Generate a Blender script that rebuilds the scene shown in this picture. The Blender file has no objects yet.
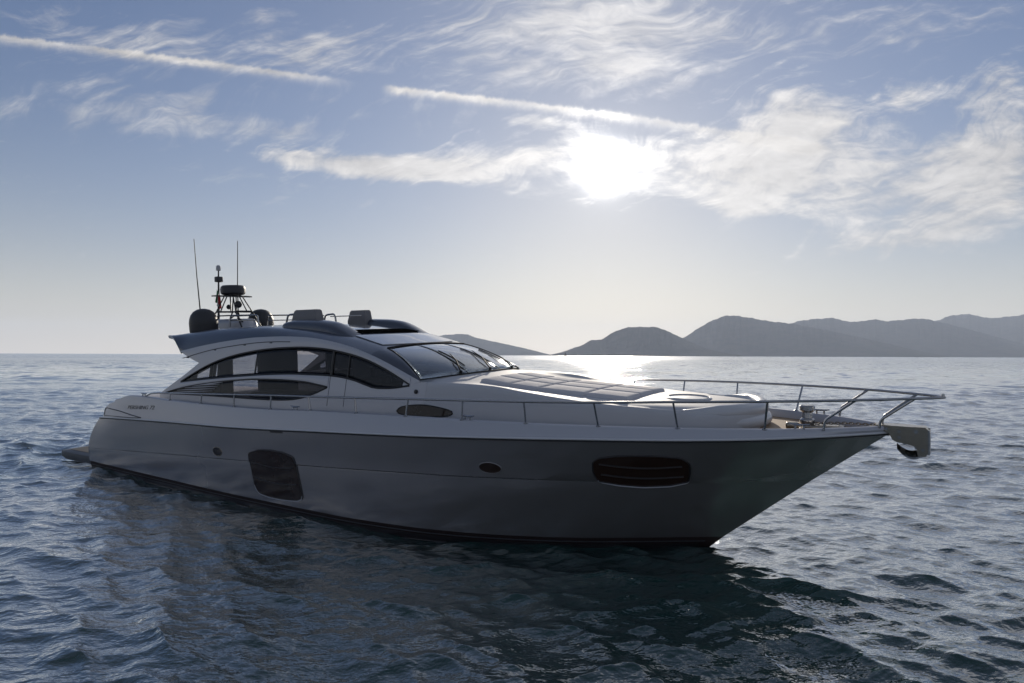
import bpy, bmesh, math, random
import numpy as np
from mathutils import Matrix, Vector
rng = np.random.default_rng(7); random.seed(7)
SC = bpy.context.scene; COL = SC.collection
R_ = math.radians

# ------------------------------------------------------------------ camera, sky, sun, exposure
CAM_H = 3.47; F_PX = 660.0
SUN_AZ, SUN_EL = R_(8.0), R_(15.8)
cd = bpy.data.cameras.new('camera'); cam = bpy.data.objects.new('camera', cd); COL.objects.link(cam)
cd.lens = F_PX / 1024 * 36; cd.sensor_width = 36; cd.clip_start = .05; cd.clip_end = 90000
_p = math.atan(13.65 / F_PX); _r = R_(.22)
_F = Vector((0, math.cos(_p), math.sin(_p))); _U = Vector((0, -math.sin(_p), math.cos(_p))); _R = Vector((1, 0, 0))
_RR = _R * math.cos(_r) + _U * math.sin(_r); _UU = -_R * math.sin(_r) + _U * math.cos(_r)
m = Matrix.Identity(4)
for i in range(3): m[i][0], m[i][1], m[i][2] = _RR[i], _UU[i], -_F[i]
m.translation = (0, 0, CAM_H); cam.matrix_world = m
SC.camera = cam
SC.view_settings.view_transform = 'Standard'; SC.view_settings.look = 'None'
SC.view_settings.gamma = 1; SC.view_settings.use_curve_mapping = False
SC.view_settings.exposure = EXPOSURE = 0.40
SC.cycles.max_bounces = 8; SC.cycles.transparent_max_bounces = 16; SC.cycles.volume_bounces = 1
SC.cycles.sample_clamp_indirect = 6

sd = bpy.data.lights.new('sun', 'SUN'); sun = bpy.data.objects.new('sun', sd); COL.objects.link(sun)
sd.energy = 3.0; sd.angle = R_(.53); sd.color = (1, .90, .76)
SUN_DIR = Vector((math.sin(SUN_AZ) * math.cos(SUN_EL), math.cos(SUN_AZ) * math.cos(SUN_EL), math.sin(SUN_EL)))
sun.rotation_euler = SUN_DIR.to_track_quat('Z', 'Y').to_euler()

class NT:
    """small expression builder for shader node trees"""
    def __init__(s, tree): s.t = tree; s.n = tree.nodes; s.l = tree.links
    def node(s, kind, ins=None, **kw):
        nd = s.n.new(kind)
        for k, v in kw.items(): setattr(nd, k, v)
        for k, v in (ins or {}).items(): s.put(nd.inputs[k], v)
        return nd
    def put(s, sock, v):
        if isinstance(v, E): v = v.o
        if isinstance(v, bpy.types.NodeSocket): s.l.new(v, sock)
        else:
            if hasattr(sock.default_value, '__len__') and not hasattr(v, '__len__'): v = (v,) * len(sock.default_value)
            if hasattr(sock.default_value, '__len__') and len(sock.default_value) == 4 and len(v) == 3: v = (*v, 1)
            sock.default_value = v
    def m(s, op, a, b=None, c=None):
        nd = s.n.new('ShaderNodeMath'); nd.operation = op
        for i, v in enumerate((a, b, c)):
            if v is not None: s.put(nd.inputs[i], v)
        return E(s, nd.outputs[0])
    def noise(s, vec, scale, detail=4, rough=.5, lac=2, dist=0, out='Fac'):
        nd = s.node('ShaderNodeTexNoise', {'Scale': scale, 'Detail': detail, 'Roughness': rough, 'Lacunarity': lac, 'Distortion': dist})
        if vec is not None: s.put(nd.inputs['Vector'], vec)
        return E(s, nd.outputs[out])
    def xyz(s, x, y, z=0.): return E(s, s.node('ShaderNodeCombineXYZ', {0: x, 1: y, 2: z}).outputs[0])
    def sep(s, v):
        nd = s.node('ShaderNodeSeparateXYZ', {0: v}); return [E(s, o) for o in nd.outputs]
    def mix(s, f, a, b):
        nd = s.n.new('ShaderNodeMix'); nd.data_type = 'RGBA'; nd.clamp_factor = True
        s.put(nd.inputs[0], f); s.put(nd.inputs[6], a); s.put(nd.inputs[7], b); return E(s, nd.outputs[2])
    def vm(s, op, a, b=None, sc=None):
        nd = s.n.new('ShaderNodeVectorMath'); nd.operation = op; s.put(nd.inputs[0], a)
        if b is not None: s.put(nd.inputs[1], b)
        if sc is not None: s.put(nd.inputs[3], sc)
        return E(s, nd.outputs['Value'] if op in ('DOT_PRODUCT', 'LENGTH', 'DISTANCE') else nd.outputs[0])
    def sstep(s, x, lo, hi):
        nd = s.node('ShaderNodeMapRange', {0: x, 1: lo, 2: hi, 3: 0., 4: 1.}, interpolation_type='SMOOTHSTEP'); return E(s, nd.outputs[0])
    def ramp(s, f, stops):
        nd = s.n.new('ShaderNodeValToRGB'); s.put(nd.inputs[0], f); el = nd.color_ramp.elements
        while len(el) < len(stops): el.new(.5)
        for e_, (p_, c_) in zip(el, stops): e_.position = p_; e_.color = (*c_, 1)
        return E(s, nd.outputs[0])
class E:
    def __init__(s, nt, o): s.nt = nt; s.o = o
    def __add__(s, b): return s.nt.m('ADD', s, b)
    __radd__ = __add__
    def __mul__(s, b): return s.nt.m('MULTIPLY', s, b)
    __rmul__ = __mul__
    def __sub__(s, b): return s.nt.m('SUBTRACT', s, b)
    def __rsub__(s, b): return s.nt.m('SUBTRACT', b, s)
    def __truediv__(s, b): return s.nt.m('DIVIDE', s, b)
    def __rtruediv__(s, b): return s.nt.m('DIVIDE', b, s)
    def __pow__(s, b): return s.nt.m('POWER', s, b)
    def max(s, b): return s.nt.m('MAXIMUM', s, b)
    def min(s, b): return s.nt.m('MINIMUM', s, b)
    def exp(s): return s.nt.m('EXPONENT', s)

# ---- the sky: Nishita daylight with high cirrus, contrails and the aureole of a sun behind thin cloud
W = bpy.data.worlds.new('World'); SC.world = W; W.use_nodes = True
W.node_tree.nodes.clear(); N = NT(W.node_tree)
SKY_STRENGTH = .10
sky = N.node('ShaderNodeTexSky', sky_type='NISHITA', sun_disc=False, sun_elevation=SUN_EL, sun_rotation=SUN_AZ,
             altitude=0., air_density=1.0, dust_density=.35, ozone_density=2.0)
dirv = N.node('ShaderNodeTexCoord').outputs['Generated']
D = N.vm('NORMALIZE', dirv); dx, dy, dz = N.sep(D)
cs = N.vm('DOT_PRODUCT', D, tuple(SUN_DIR)).max(0.)
ang2 = (1. - cs) * 2.                                                     # squared angle to the sun, radians
aur_core = (0. - ang2 / (.025 ** 2)).exp(); aur_mid = (0. - ang2 / (.066 ** 2)).exp(); aur_broad = (0. - ang2 / (.50 ** 2)).exp(); aur_wide = (0. - ang2 / (.27 ** 2)).exp()
def cloud_layer():
    fy = dy.max(.03); gx = dx / fy; gz = dz / fy                       # tangent-plane direction towards the open sea
    front = N.sstep(dy, .05, .3)
    zc = dz.max(.0) + .055
    px_, py_ = dx / zc, dy / zc                                           # position on a flat cloud sheet overhead
    base = N.xyz(px_, py_, 0.)
    warp = N.noise(base, .7, 2, .5, out='Color')
    wv = N.vm('SCALE', N.vm('SUBTRACT', warp, (.5, .5, .5)), sc=1.3)
    q = N.vm('ADD', base, wv)
    qx, qy, _ = N.sep(q)
    fib = N.noise(N.xyz(qx * .9 + qy * .35, qy * 2.2 - qx * .5), 1.5, 7, .62)     # drawn-out cirrus fibres
    puf = N.noise(q, 3.2, 7, .58)
    gq = N.xyz(gx * 3.2 + gz * 1.0, gz * 8.0)
    lump = N.noise(N.vm('ADD', gq, N.vm('SCALE', wv, sc=.35)), 3.0, 7, .62)
    def blob(cx, cy, rx, ry, rot, wt):
        a = R_(rot); x = gx - (cx - 512) / 660; z = gz - (355.2 - cy) / 660
        u = (x * math.cos(a) + z * math.sin(a)) * (660 / rx); v = (z * math.cos(a) - x * math.sin(a)) * (660 / ry)
        return (0. - (u * u + v * v)).exp() * wt
    def total(lst):
        s = None
        for b in lst: s = blob(*b) if s is None else s + blob(*b)
        return s
    soft = total([(560, 38, 150, 62, 4, .62), (660, 15, 120, 40, 0, .3), (150, 42, 170, 28, -6, .42), (315, 46, 55, 20, 8, .50),
                  (258, 13, 30, 9, 5, .55), (150, 116, 200, 28, -3, .42), (265, 185, 110, 16, -10, .28), (250, 125, 90, 10, -6, .25), (900, 20, 160, 30, 8, .34),
                  (640, 70, 90, 30, 0, .3), (80, 80, 140, 16, -8, .2), (60, 330, 500, 26, 0, .10)])
    firm = total([(430, 166, 110, 17, 3, .80), (345, 160, 95, 15, -8, .62), (275, 158, 50, 9, -6, .35), (490, 182, 80, 9, -10, .3),
                  (640, 160, 125, 44, 0, .64), (560, 150, 75, 40, -20, .35), (805, 108, 72, 42, -6, .72), (775, 150, 60, 40, 20, .42),
                  (905, 88, 28, 26, 20, .42), (1000, 75, 48, 32, 25, .58), (880, 190, 150, 50, 4, .60), (985, 150, 90, 44, 0, .42), (1000, 215, 120, 40, 6, .42),
                  (880, 245, 90, 18, 8, .45), (735, 205, 30, 16, 0, .5), (760, 170, 90, 40, 0, .35), (530, 118, 40, 8, -4, .5),
                  (790, 308, 50, 6, 0, .22), (1090, 130, 120, 60, 0, .6)])
    curl = N.vm('SUBTRACT', N.noise(N.xyz(gx * 2.2, gz * 4.0, 1.7), 1.6, 3, .5, out='Color'), (.5, .5, .5))
    ux, uz, _ = N.sep(N.vm('ADD', N.xyz(gx, gz), N.vm('SCALE', curl, sc=.20)))
    strand = N.noise(N.xyz((ux * .92 + uz * .39) * 5., (uz * .92 - ux * .39) * 30.), 1.5, 6, .62)      # combed-out ice strands
    fine_ = strand * .65 + N.noise(N.xyz(ux * 16., uz * 34.), 1.6, 5, .62) * .35
    d1 = N.sstep(soft + (fib - .5) * .9 + (fine_ - .5) * 2.0, .16, 1.05) * .78
    d2 = N.sstep(firm * 1.12 + (lump - .5) * 1.35 + (fib - .5) * .5 + (fine_ - .5) * 1.9, .38, 1.16) * .90
    def trail(p0, p1, w, wt, bow):
        (x0, y0), (x1, y1) = p0, p1; L = math.hypot(x1 - x0, y1 - y0); a = math.atan2(-(y1 - y0), x1 - x0)
        x = gx - (x0 - 512) / 660; z = gz - (355.2 - y0) / 660
        u = (x * math.cos(a) + z * math.sin(a)) * (660 / L); v = (z * math.cos(a) - x * math.sin(a)) * 660.
        v = v - (u * (1. - u)) * bow
        tuft = N.noise(N.xyz(u * (L / 9), v * .06), 1.0, 3, .6)
        v2 = v + (tuft - .5) * (w * 1.8)
        up = (0. - ((v2.max(0.) / (w * .55)) ** 2.)).exp(); dn = (0. - (((0. - v2).max(0.) / (w * 1.25)) ** 2.)).exp()
        ends = N.sstep(u, -.03, .05) * (1. - N.sstep(u, .85, 1.03))
        gaps = N.noise(N.xyz(u * (L / 55), 3.1), 1., 2, .5)
        return up * dn * ends * (N.sstep(gaps, .15, .6) * .5 + .5) * wt
    tr = trail((-60, 30), (350, 81), 4.2, .80, 6.) + trail((384, 86), (640, 116), 4.2, 1., 3.) + trail((600, 110), (830, 146), 5, .7, 0.)
    # elsewhere in the sky (behind and beside the view): scattered cirrus from the same fibres
    rest = N.sstep(fib * .6 + puf * .4, .50, .85) * .45 * (1. - front)
    dens = ((d1 + d2 + tr) * front + rest).min(1.) * N.sstep(dz, .0, .05)
    return dens, lump, fine_
dens, lump, fine_g = cloud_layer()
skyc = N.vm('SCALE', sky.outputs[0], sc=SKY_STRENGTH)
lum = N.vm('DOT_PRODUCT', skyc, (.25, .55, .2))
skyc = N.vm('SCALE', skyc, sc=1. / (1. + lum * .75))                     # thin veil of cloud evens out the glare
skyc = N.vm('MULTIPLY', skyc, (.475, .53, .665))
skyc = N.mix(N.sstep(dz, .35, .9) * .35 + N.sstep(0. - dy, -.2, .5) * .25, skyc, (.19, .205, .23))     # thin high veil overhead and behind
skyc = N.mix(N.sstep(dz, .44, .54) * (1. - N.sstep(dz, .60, .78)) * N.sstep(dx, -.20, .30) * N.sstep(dy, -.3, .3) * .60, skyc, (.64, .63, .615))          # unseen bright band added above the view to lighten water reflections
skyc = N.vm('ADD', skyc, N.vm('SCALE', N.xyz(1., .97, .92), sc=aur_broad * .085))
veil = (0. - dz.max(0.) / .10).exp()                                       # pale layer of haze low over the sea
skyc = N.mix(veil * .92, skyc, N.vm('SCALE', N.xyz(1.0, .89, .72), sc=.74 + aur_wide * .58))
cl_b = .50 + aur_wide * .32 + aur_mid * .35 + (lump - .5) * .55 + (fine_g - .5) * .55
cl = N.vm('SCALE', N.xyz(1.0, .965, .93), sc=cl_b)
mixd = N.mix(dens * .94, skyc, cl)
glow = aur_core * 4. + aur_mid * (.12 + dens * (lump * 1.4 - .35).max(0.) * .6)
tot = N.vm('ADD', mixd, N.vm('SCALE', N.xyz(1., .96, .89), sc=glow))
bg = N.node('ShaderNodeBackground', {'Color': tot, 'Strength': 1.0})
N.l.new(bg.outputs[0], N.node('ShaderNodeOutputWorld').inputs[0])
W.cycles.sampling_method = 'MANUAL'; W.cycles.sample_map_resolution = 2048
def pchip(xk,yk,x):
    xk=np.asarray(xk,float);yk=np.asarray(yk,float);x=np.atleast_1d(np.asarray(x,float))
    h=np.diff(xk);d=np.diff(yk)/h;m=np.zeros(len(xk))
    for i in range(1,len(xk)-1):
        if d[i-1]*d[i]>0:
            w1=2*h[i]+h[i-1];w2=h[i]+2*h[i-1];m[i]=(w1+w2)/(w1/d[i-1]+w2/d[i])
    m[0]=d[0];m[-1]=d[-1]
    i=np.clip(np.searchsorted(xk,x)-1,0,len(xk)-2);xc=np.clip(x,xk[0],xk[-1])
    t=(xc-xk[i])/h[i]
    return (2*t**3-3*t**2+1)*yk[i]+(t**3-2*t**2+t)*h[i]*m[i]+(-2*t**3+3*t**2)*yk[i+1]+(t**3-t**2)*h[i]*m[i+1]
BD=([-17.3,-16,-13,-10,-7,-4.5,-2.37,-1.13,.08,1.3,2.07,2.6,2.8,2.92],[2.35,2.46,2.58,2.64,2.62,2.52,2.29,2.04,1.70,1.24,.80,.38,.17,.015])
LV=[ # name, s knots, a knots, z knots
 ([-18,-14,-8,-3,-1.2,-.5],[.02,.02,.02,.02,.02,.015],[-.55,-.7,-.8,-.75,-.6,-.35]),
 ([-18,-14,-10,-7,-5,-4,-3,-2,-1,-.4,-.12],[2.32,2.45,2.56,2.52,2.3,2.02,1.64,1.17,.6,.24,.015],[-.12]*11),
 ([-18,-14,-10,-7,-5,-4,-3,-2,-1,-.4,.3],[2.42,2.55,2.65,2.62,2.42,2.2,1.86,1.42,.84,.46,.015],[.26]*11),
 ([-17.97,-13.6,-9.7,-7.8,-4.25,-2.4,-1.4,0,1,1.79],[2.46,2.6,2.70,2.68,2.48,2.1,1.8,1.23,.64,.015],[.64,.9,1.11,1.2,1.35,1.4,1.42,1.45,1.46,1.46]),
 ([-17.25,-16,-13,-10,-7,-4.5,-2.4,-1.13,.08,1.3,2.07,2.6,2.9],[2.42,2.55,2.68,2.76,2.74,2.63,2.38,2.11,1.76,1.28,.82,.36,.015],[1.61,1.68,1.79,1.87,1.99,2.08,2.16,2.2,2.23,2.27,2.30,2.31,2.31]),
]
def lvl(k,s):
    S,A,Z=LV[k]
    if len(S)!=len(A): raise 0
    return float(pchip(S,A,s)[0]),float(pchip(S,Z,s)[0])
def hullA(s,z):
    pts=[]
    for k in range(1,5):
        S=LV[k][0]
        a,zz=lvl(k,s)
        if s>S[-1]: a=-.4*(s-S[-1])
        pts.append((zz,a))
    zs=[p[0] for p in pts];aa=[p[1] for p in pts]
    if z>zs[-1]:
        bd=float(pchip(*BD,s)[0]); return aa[-1]+(bd-aa[-1])*min(1,(z-zs[-1])/max(.05,2.42-zs[-1]))
    return float(np.interp(z,zs,aa))
def bdeck(s): return float(pchip(*BD,s)[0])

# ------------------------------------------------------------------ materials
MATS = {}
def mat(name, base=(.5, .5, .5), metal=0., rough=.4, coat=0., coat_rough=.08, var=.06, scale=3., bump=0., bump_scale=40., spec=.5, rvar=.1):
    mt = bpy.data.materials.new(name); mt.use_nodes = True; mt.node_tree.nodes.clear(); n = NT(mt.node_tree)
    pos = n.node('ShaderNodeTexCoord').outputs['Object']
    ns = n.noise(pos, scale, 5, .6)
    k = 1. + (ns - .5) * (2 * var)
    col = n.vm('SCALE', n.xyz(*base), sc=k)
    b = n.node('ShaderNodeBsdfPrincipled', {'Base Color': col, 'Metallic': metal, 'Roughness': (rough + (ns - .5) * rvar).max(.02), 'Coat Weight': coat,
                                            'Coat Roughness': coat_rough, 'Specular IOR Level': spec})
    if bump:
        bn = n.node('ShaderNodeBump', {'Strength': 1., 'Distance': bump, 'Height': n.noise(pos, bump_scale, 4, .6)})
        n.l.new(bn.outputs[0], b.inputs['Normal'])
    n.l.new(b.outputs[0], n.node('ShaderNodeOutputMaterial').inputs[0])
    MATS[name] = mt; return mt
def glassmat(name, tint, rough=.015, refl=1., ex=5., amp=.60, f0=.028):
    mt = bpy.data.materials.new(name); mt.use_nodes = True; mt.node_tree.nodes.clear(); n = NT(mt.node_tree)
    fc = E(n, n.node('ShaderNodeLayerWeight', {'Blend': .5}).outputs['Facing']); fr = fc ** ex * amp + f0
    ns = n.noise(n.node('ShaderNodeTexCoord').outputs['Object'], 1.3, 3)
    t = n.node('ShaderNodeBsdfTransparent', {'Color': tint})
    g = n.node('ShaderNodeBsdfGlossy', {'Color': (.95, .97, 1), 'Roughness': rough + ns * .02})
    mx = n.node('ShaderNodeMixShader', {0: (fr * refl).min(1.)}); n.l.new(t.outputs[0], mx.inputs[1]); n.l.new(g.outputs[0], mx.inputs[2])
    n.l.new(mx.outputs[0], n.node('ShaderNodeOutputMaterial').inputs[0]); MATS[name] = mt; return mt

M_HULL = mat('hull_silver_paint', (.30, .28, .28), .65, .22, .3, .14, .02, .8, rvar=.02)
M_TOP = mat('topside_silver_lit', (.45, .455, .49), .25, .36, .3, .30, .03, .8, rvar=.03)  # same silver as the hull, paled to stand for the sky light on it
M_ROOF = mat('roof_slate_paint', (.055, .065, .09), .3, .34, .7, .1, .06, 1.2)
M_GEL = mat('white_gelcoat', (.52, .53, .56), 0, .38, .3, .15, .04, 2.)
M_BOOT = mat('boot_stripe_dark', (.022, .018, .02), 0, .45, .2, .1, .2, 2.)
M_ANTIF = mat('antifouling_red', (.018, .008, .008), 0, .7, 0, .1, .3, 3.)
M_STEEL = mat('polished_steel', (.36, .36, .37), 1., .2, 0, .1, .05, 8.)
M_DSTEEL = mat('brushed_steel', (.34, .295, .235), 1., .22, 0, .1, .12, 12.)
M_RUB = mat('rubbing_strake_white', (.6, .6, .62), .1, .3, .4, .1, .05, 4.)
M_BLACK = mat('black_trim', (.012, .012, .014), 0, .35, 0, .1, .15, 8.)
M_SEAM = mat('seam_grey', (.07, .075, .085), 0, .5, 0, .1, .15, 8.)
M_DOME = mat('dome_dark_grey', (.03, .03, .034), 0, .5, .1, .3, .1, 4.)
M_PAD = mat('pad_fabric', (.62, .60, .61), 0, .85, 0, .1, .06, 6., .002, 300., .25)
M_FORE = mat('foredeck_gelcoat', (.50, .505, .53), 0, .6, 0, .3, .03, 1.5, spec=.3, rvar=.05)
M_COVER = mat('seat_cover_fabric', (.20, .195, .20), 0, .85, 0, .1, .08, 8., .003, 120.)
M_DARKIN = mat('interior_dark', (.035, .034, .036), 0, .7, 0, .1, .2, 4.)
M_BLIND = mat('blind_fabric', (.07, .07, .075), 0, .9, 0, .1, .08, 8., .002, 200.)
M_LEATHER = mat('interior_leather', (.10, .095, .09), 0, .6, 0, .1, .1, 8.)
M_PORT = mat('port_glass_dark', (.022, .013, .010), 0, .07, 0, .03, .3, 3., 0, 40., .45)
M_BRONZE = mat('bronze_tinted_glass', (.030, .017, .013), 0, .12, 0, .03, .3, 3., 0, 40., .4); M_RED = mat('flag_red', (.45, .03, .03), 0, .8); M_WHITE = mat('flag_white', (.65, .65, .62), 0, .8); M_GREEN = mat('flag_green', (.02, .18, .06), 0, .8)
G_SIDE = glassmat('side_glass_tinted', (.60, .60, .63), .01)
G_DOOR = glassmat('door_glass_clear', (.95, .95, .95), .01)
G_WS = glassmat('windscreen_glass', (.84, .87, .88), .04, 1., 2.6, .85, .05)
def teakmat():
    mt = bpy.data.materials.new('teak_planks'); mt.use_nodes = True; mt.node_tree.nodes.clear(); n = NT(mt.node_tree)
    pos = n.node('ShaderNodeTexCoord').outputs['Object']; x, y, z = n.sep(pos)
    f = n.m('FRACT', y * 16.); idx = n.m('FLOOR', y * 16.)
    tone = n.noise(n.xyz(idx * 3.7, x * .25, 0.), 1.5, 1)
    grain = n.noise(n.xyz(x * 3., y * 60., 0.), 1., 4)
    c = n.mix(grain * .6 + tone * .4, (.24, .155, .09), (.44, .30, .18))
    c = n.mix(n.sstep(f, .0, .05) * (1. - n.sstep(f, .95, 1.)), (.02, .018, .016), c)
    b = n.node('ShaderNodeBsdfPrincipled', {'Base Color': c, 'Roughness': .6})
    n.l.new(b.outputs[0], n.node('ShaderNodeOutputMaterial').inputs[0]); return mt
M_TEAK = teakmat()
M_PLAT = mat('platform_grey_paint', (.10, .105, .115), 0, .5, 0, .2, .06, 3.)
M_GREYTEAK = mat('weathered_planking', (.09, .085, .08), 0, .7, 0, .1, .15, 6.)
M_MATT = mat('matt_black_rubber', (.006, .006, .006), 0, 1., 0, .1, .1, 8., 0, 40., 0.)
M_BLACKM = mat('black_rubber', (.012, .012, .013), 0, .65, 0, .1, .15, 8., 0, 40., .2)

# ------------------------------------------------------------------ mesh helpers (boat coordinates: s forward, a to starboard, z up)
S0 = 8.5
def P(s, a, z): return (s + S0, -a, z)
class MB:
    def __init__(s): s.v = []; s.f = []
    def add(s, vs, fs):
        o = len(s.v); s.v += [tuple(map(float, v)) for v in vs]; s.f += [tuple(i + o for i in f) for f in fs]; return s
    def grid(s, rows, closed=False):
        n = len(rows[0]); vs = [p for r in rows for p in r]; fs = []
        for i in range(len(rows) - 1):
            for j in range(n if closed else n - 1):
                k = (j + 1) % n; fs.append((i * n + j, i * n + k, (i + 1) * n + k, (i + 1) * n + j))
        return s.add(vs, fs)
    def shell(s, A, B):
        """closed slab between two equally sized grids of points"""
        nr, nc = len(A), len(A[0]); vs = [p for r in A for p in r] + [p for r in B for p in r]; o = nr * nc; fs = []
        for i in range(nr - 1):
            for j in range(nc - 1):
                q = (i * nc + j, i * nc + j + 1, (i + 1) * nc + j + 1, (i + 1) * nc + j); fs.append(q); fs.append(tuple(x + o for x in q[::-1]))
        ring = [j for j in range(nc)] + [i * nc + nc - 1 for i in range(1, nr)] + [(nr - 1) * nc + j for j in range(nc - 2, -1, -1)] + [i * nc for i in range(nr - 2, 0, -1)]
        for a, b in zip(ring, ring[1:] + ring[:1]): fs.append((b, a, a + o, b + o))
        return s.add(vs, fs)
    def tube(s, pts, r, n=8, closed=False):
        pts = [Vector(p) for p in pts]; rows = []; up = None
        rr = r if hasattr(r, '__len__') else [r] * len(pts)
        for i, p in enumerate(pts):
            if closed: t = (pts[(i + 1) % len(pts)] - pts[i - 1])
            else: t = (pts[min(i + 1, len(pts) - 1)] - pts[max(i - 1, 0)])
            t.normalize()
            if up is None: up = Vector((0, 0, 1)) if abs(t.z) < .9 else Vector((1, 0, 0))
            up = (up - t * up.dot(t)).normalized(); w_ = t.cross(up)
            rows.append([p + (up * math.cos(2 * math.pi * k / n) + w_ * math.sin(2 * math.pi * k / n)) * rr[i] for k in range(n)])
        if closed: rows.append(rows[0])
        o = len(s.v); s.grid(rows, True)
        if not closed:
            s.f.append(tuple(o + k for k in range(n))[::-1]); s.f.append(tuple(o + (len(rows) - 1) * n + k for k in range(n)))
        return s
    def lathe(s, prof, c, axis=(0, 0, 1), n=24):
        ax = Vector(axis).normalized(); e1 = ax.orthogonal().normalized(); e2 = ax.cross(e1); c = Vector(c)
        rows = [[c + ax * h + (e1 * math.cos(2 * math.pi * k / n) + e2 * math.sin(2 * math.pi * k / n)) * max(r, 1e-4) for k in range(n)] for r, h in prof]
        o = len(s.v); s.grid(rows, True)
        s.f.append(tuple(o + k for k in range(n))[::-1]); s.f.append(tuple(o + (len(rows) - 1) * n + k for k in range(n))); return s
    def box(s, c, d, bev=.1, rot=None, n=3):
        """rounded box: centre c, size d, corner radius bev"""
        bm = bmesh.new(); bmesh.ops.create_cube(bm, size=1)
        for v in bm.verts: v.co = Vector((v.co.x * d[0], v.co.y * d[1], v.co.z * d[2]))
        if bev > 0: bmesh.ops.bevel(bm, geom=bm.edges[:] , offset=bev, segments=n, profile=.5, affect='EDGES')
        if rot is not None: bmesh.ops.transform(bm, matrix=rot, verts=bm.verts)
        bm.verts.index_update(); vs = [v.co + Vector(c) for v in bm.verts]; fs = [tuple(v.index for v in f.verts) for f in bm.faces]; bm.free()
        return s.add(vs, fs)
    def prism(s, poly, t0, t1, fn):
        """extrude a 2D outline: fn(u, v, t) -> point"""
        n = len(poly); vs = [fn(u, v, t0) for u, v in poly] + [fn(u, v, t1) for u, v in poly]
        return s.add(vs, [tuple(range(n))[::-1], tuple(range(n, 2 * n))] + [(i, (i + 1) % n, n + (i + 1) % n, n + i) for i in range(n)])
    def build(s, name, mt, parent=None, sharp=35, label=None):
        me = bpy.data.meshes.new(name); me.from_pydata(s.v, [], s.f); me.validate(); me.materials.append(mt)
        bm = bmesh.new(); bm.from_mesh(me); bmesh.ops.remove_doubles(bm, verts=bm.verts, dist=1e-5); bmesh.ops.recalc_face_normals(bm, faces=bm.faces); bm.to_mesh(me); bm.free()
        me.polygons.foreach_set('use_smooth', [True] * len(me.polygons))
        if sharp is not None: me.set_sharp_from_angle(angle=R_(sharp))
        o = bpy.data.objects.new(name, me); COL.objects.link(o)
        if parent is not None: o.parent = parent
        if label: o['label'] = label
        return o
def thing(name, label, cat, loc=(0, 0, 0), group=None):
    o = bpy.data.objects.new(name, None); COL.objects.link(o); o.location = loc; o['label'] = label; o['category'] = cat
    if group: o['group'] = group
    return o
def spl(pts, n=40):
    """smooth curve through 3D points (Catmull-Rom, chord length)"""
    p = np.array(pts, float); d = np.r_[0, np.cumsum(np.linalg.norm(np.diff(p, axis=0), axis=1))]
    t = np.linspace(0, d[-1], n); out = []
    mm = np.zeros_like(p); mm[1:-1] = (p[2:] - p[:-2]) / (d[2:] - d[:-2])[:, None]; mm[0] = (p[1] - p[0]) / (d[1] - d[0]); mm[-1] = (p[-1] - p[-2]) / (d[-1] - d[-2])
    for x in t:
        i = min(max(np.searchsorted(d, x) - 1, 0), len(d) - 2); h = d[i + 1] - d[i]; u = (x - d[i]) / h
        out.append((2*u**3-3*u**2+1)*p[i]+(u**3-2*u**2+u)*h*mm[i]+(-2*u**3+3*u**2)*p[i+1]+(u**3-u**2)*h*mm[i+1])
    return [tuple(q) for q in out]
def bend(pts, r, n=5):
    """polyline with rounded corners"""
    out = [Vector(pts[0])]
    for a, b, c in zip(pts, pts[1:], pts[2:]):
        a, b, c = Vector(a), Vector(b), Vector(c); u = (a - b); w_ = (c - b); rr = min(r, u.length * .45, w_.length * .45)
        p, q = b + u.normalized() * rr, b + w_.normalized() * rr
        for k in range(n + 1):
            t = k / n; out.append(p * (1 - t) ** 2 + b * 2 * t * (1 - t) + q * t * t)
    out.append(Vector(pts[-1])); return out

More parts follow.
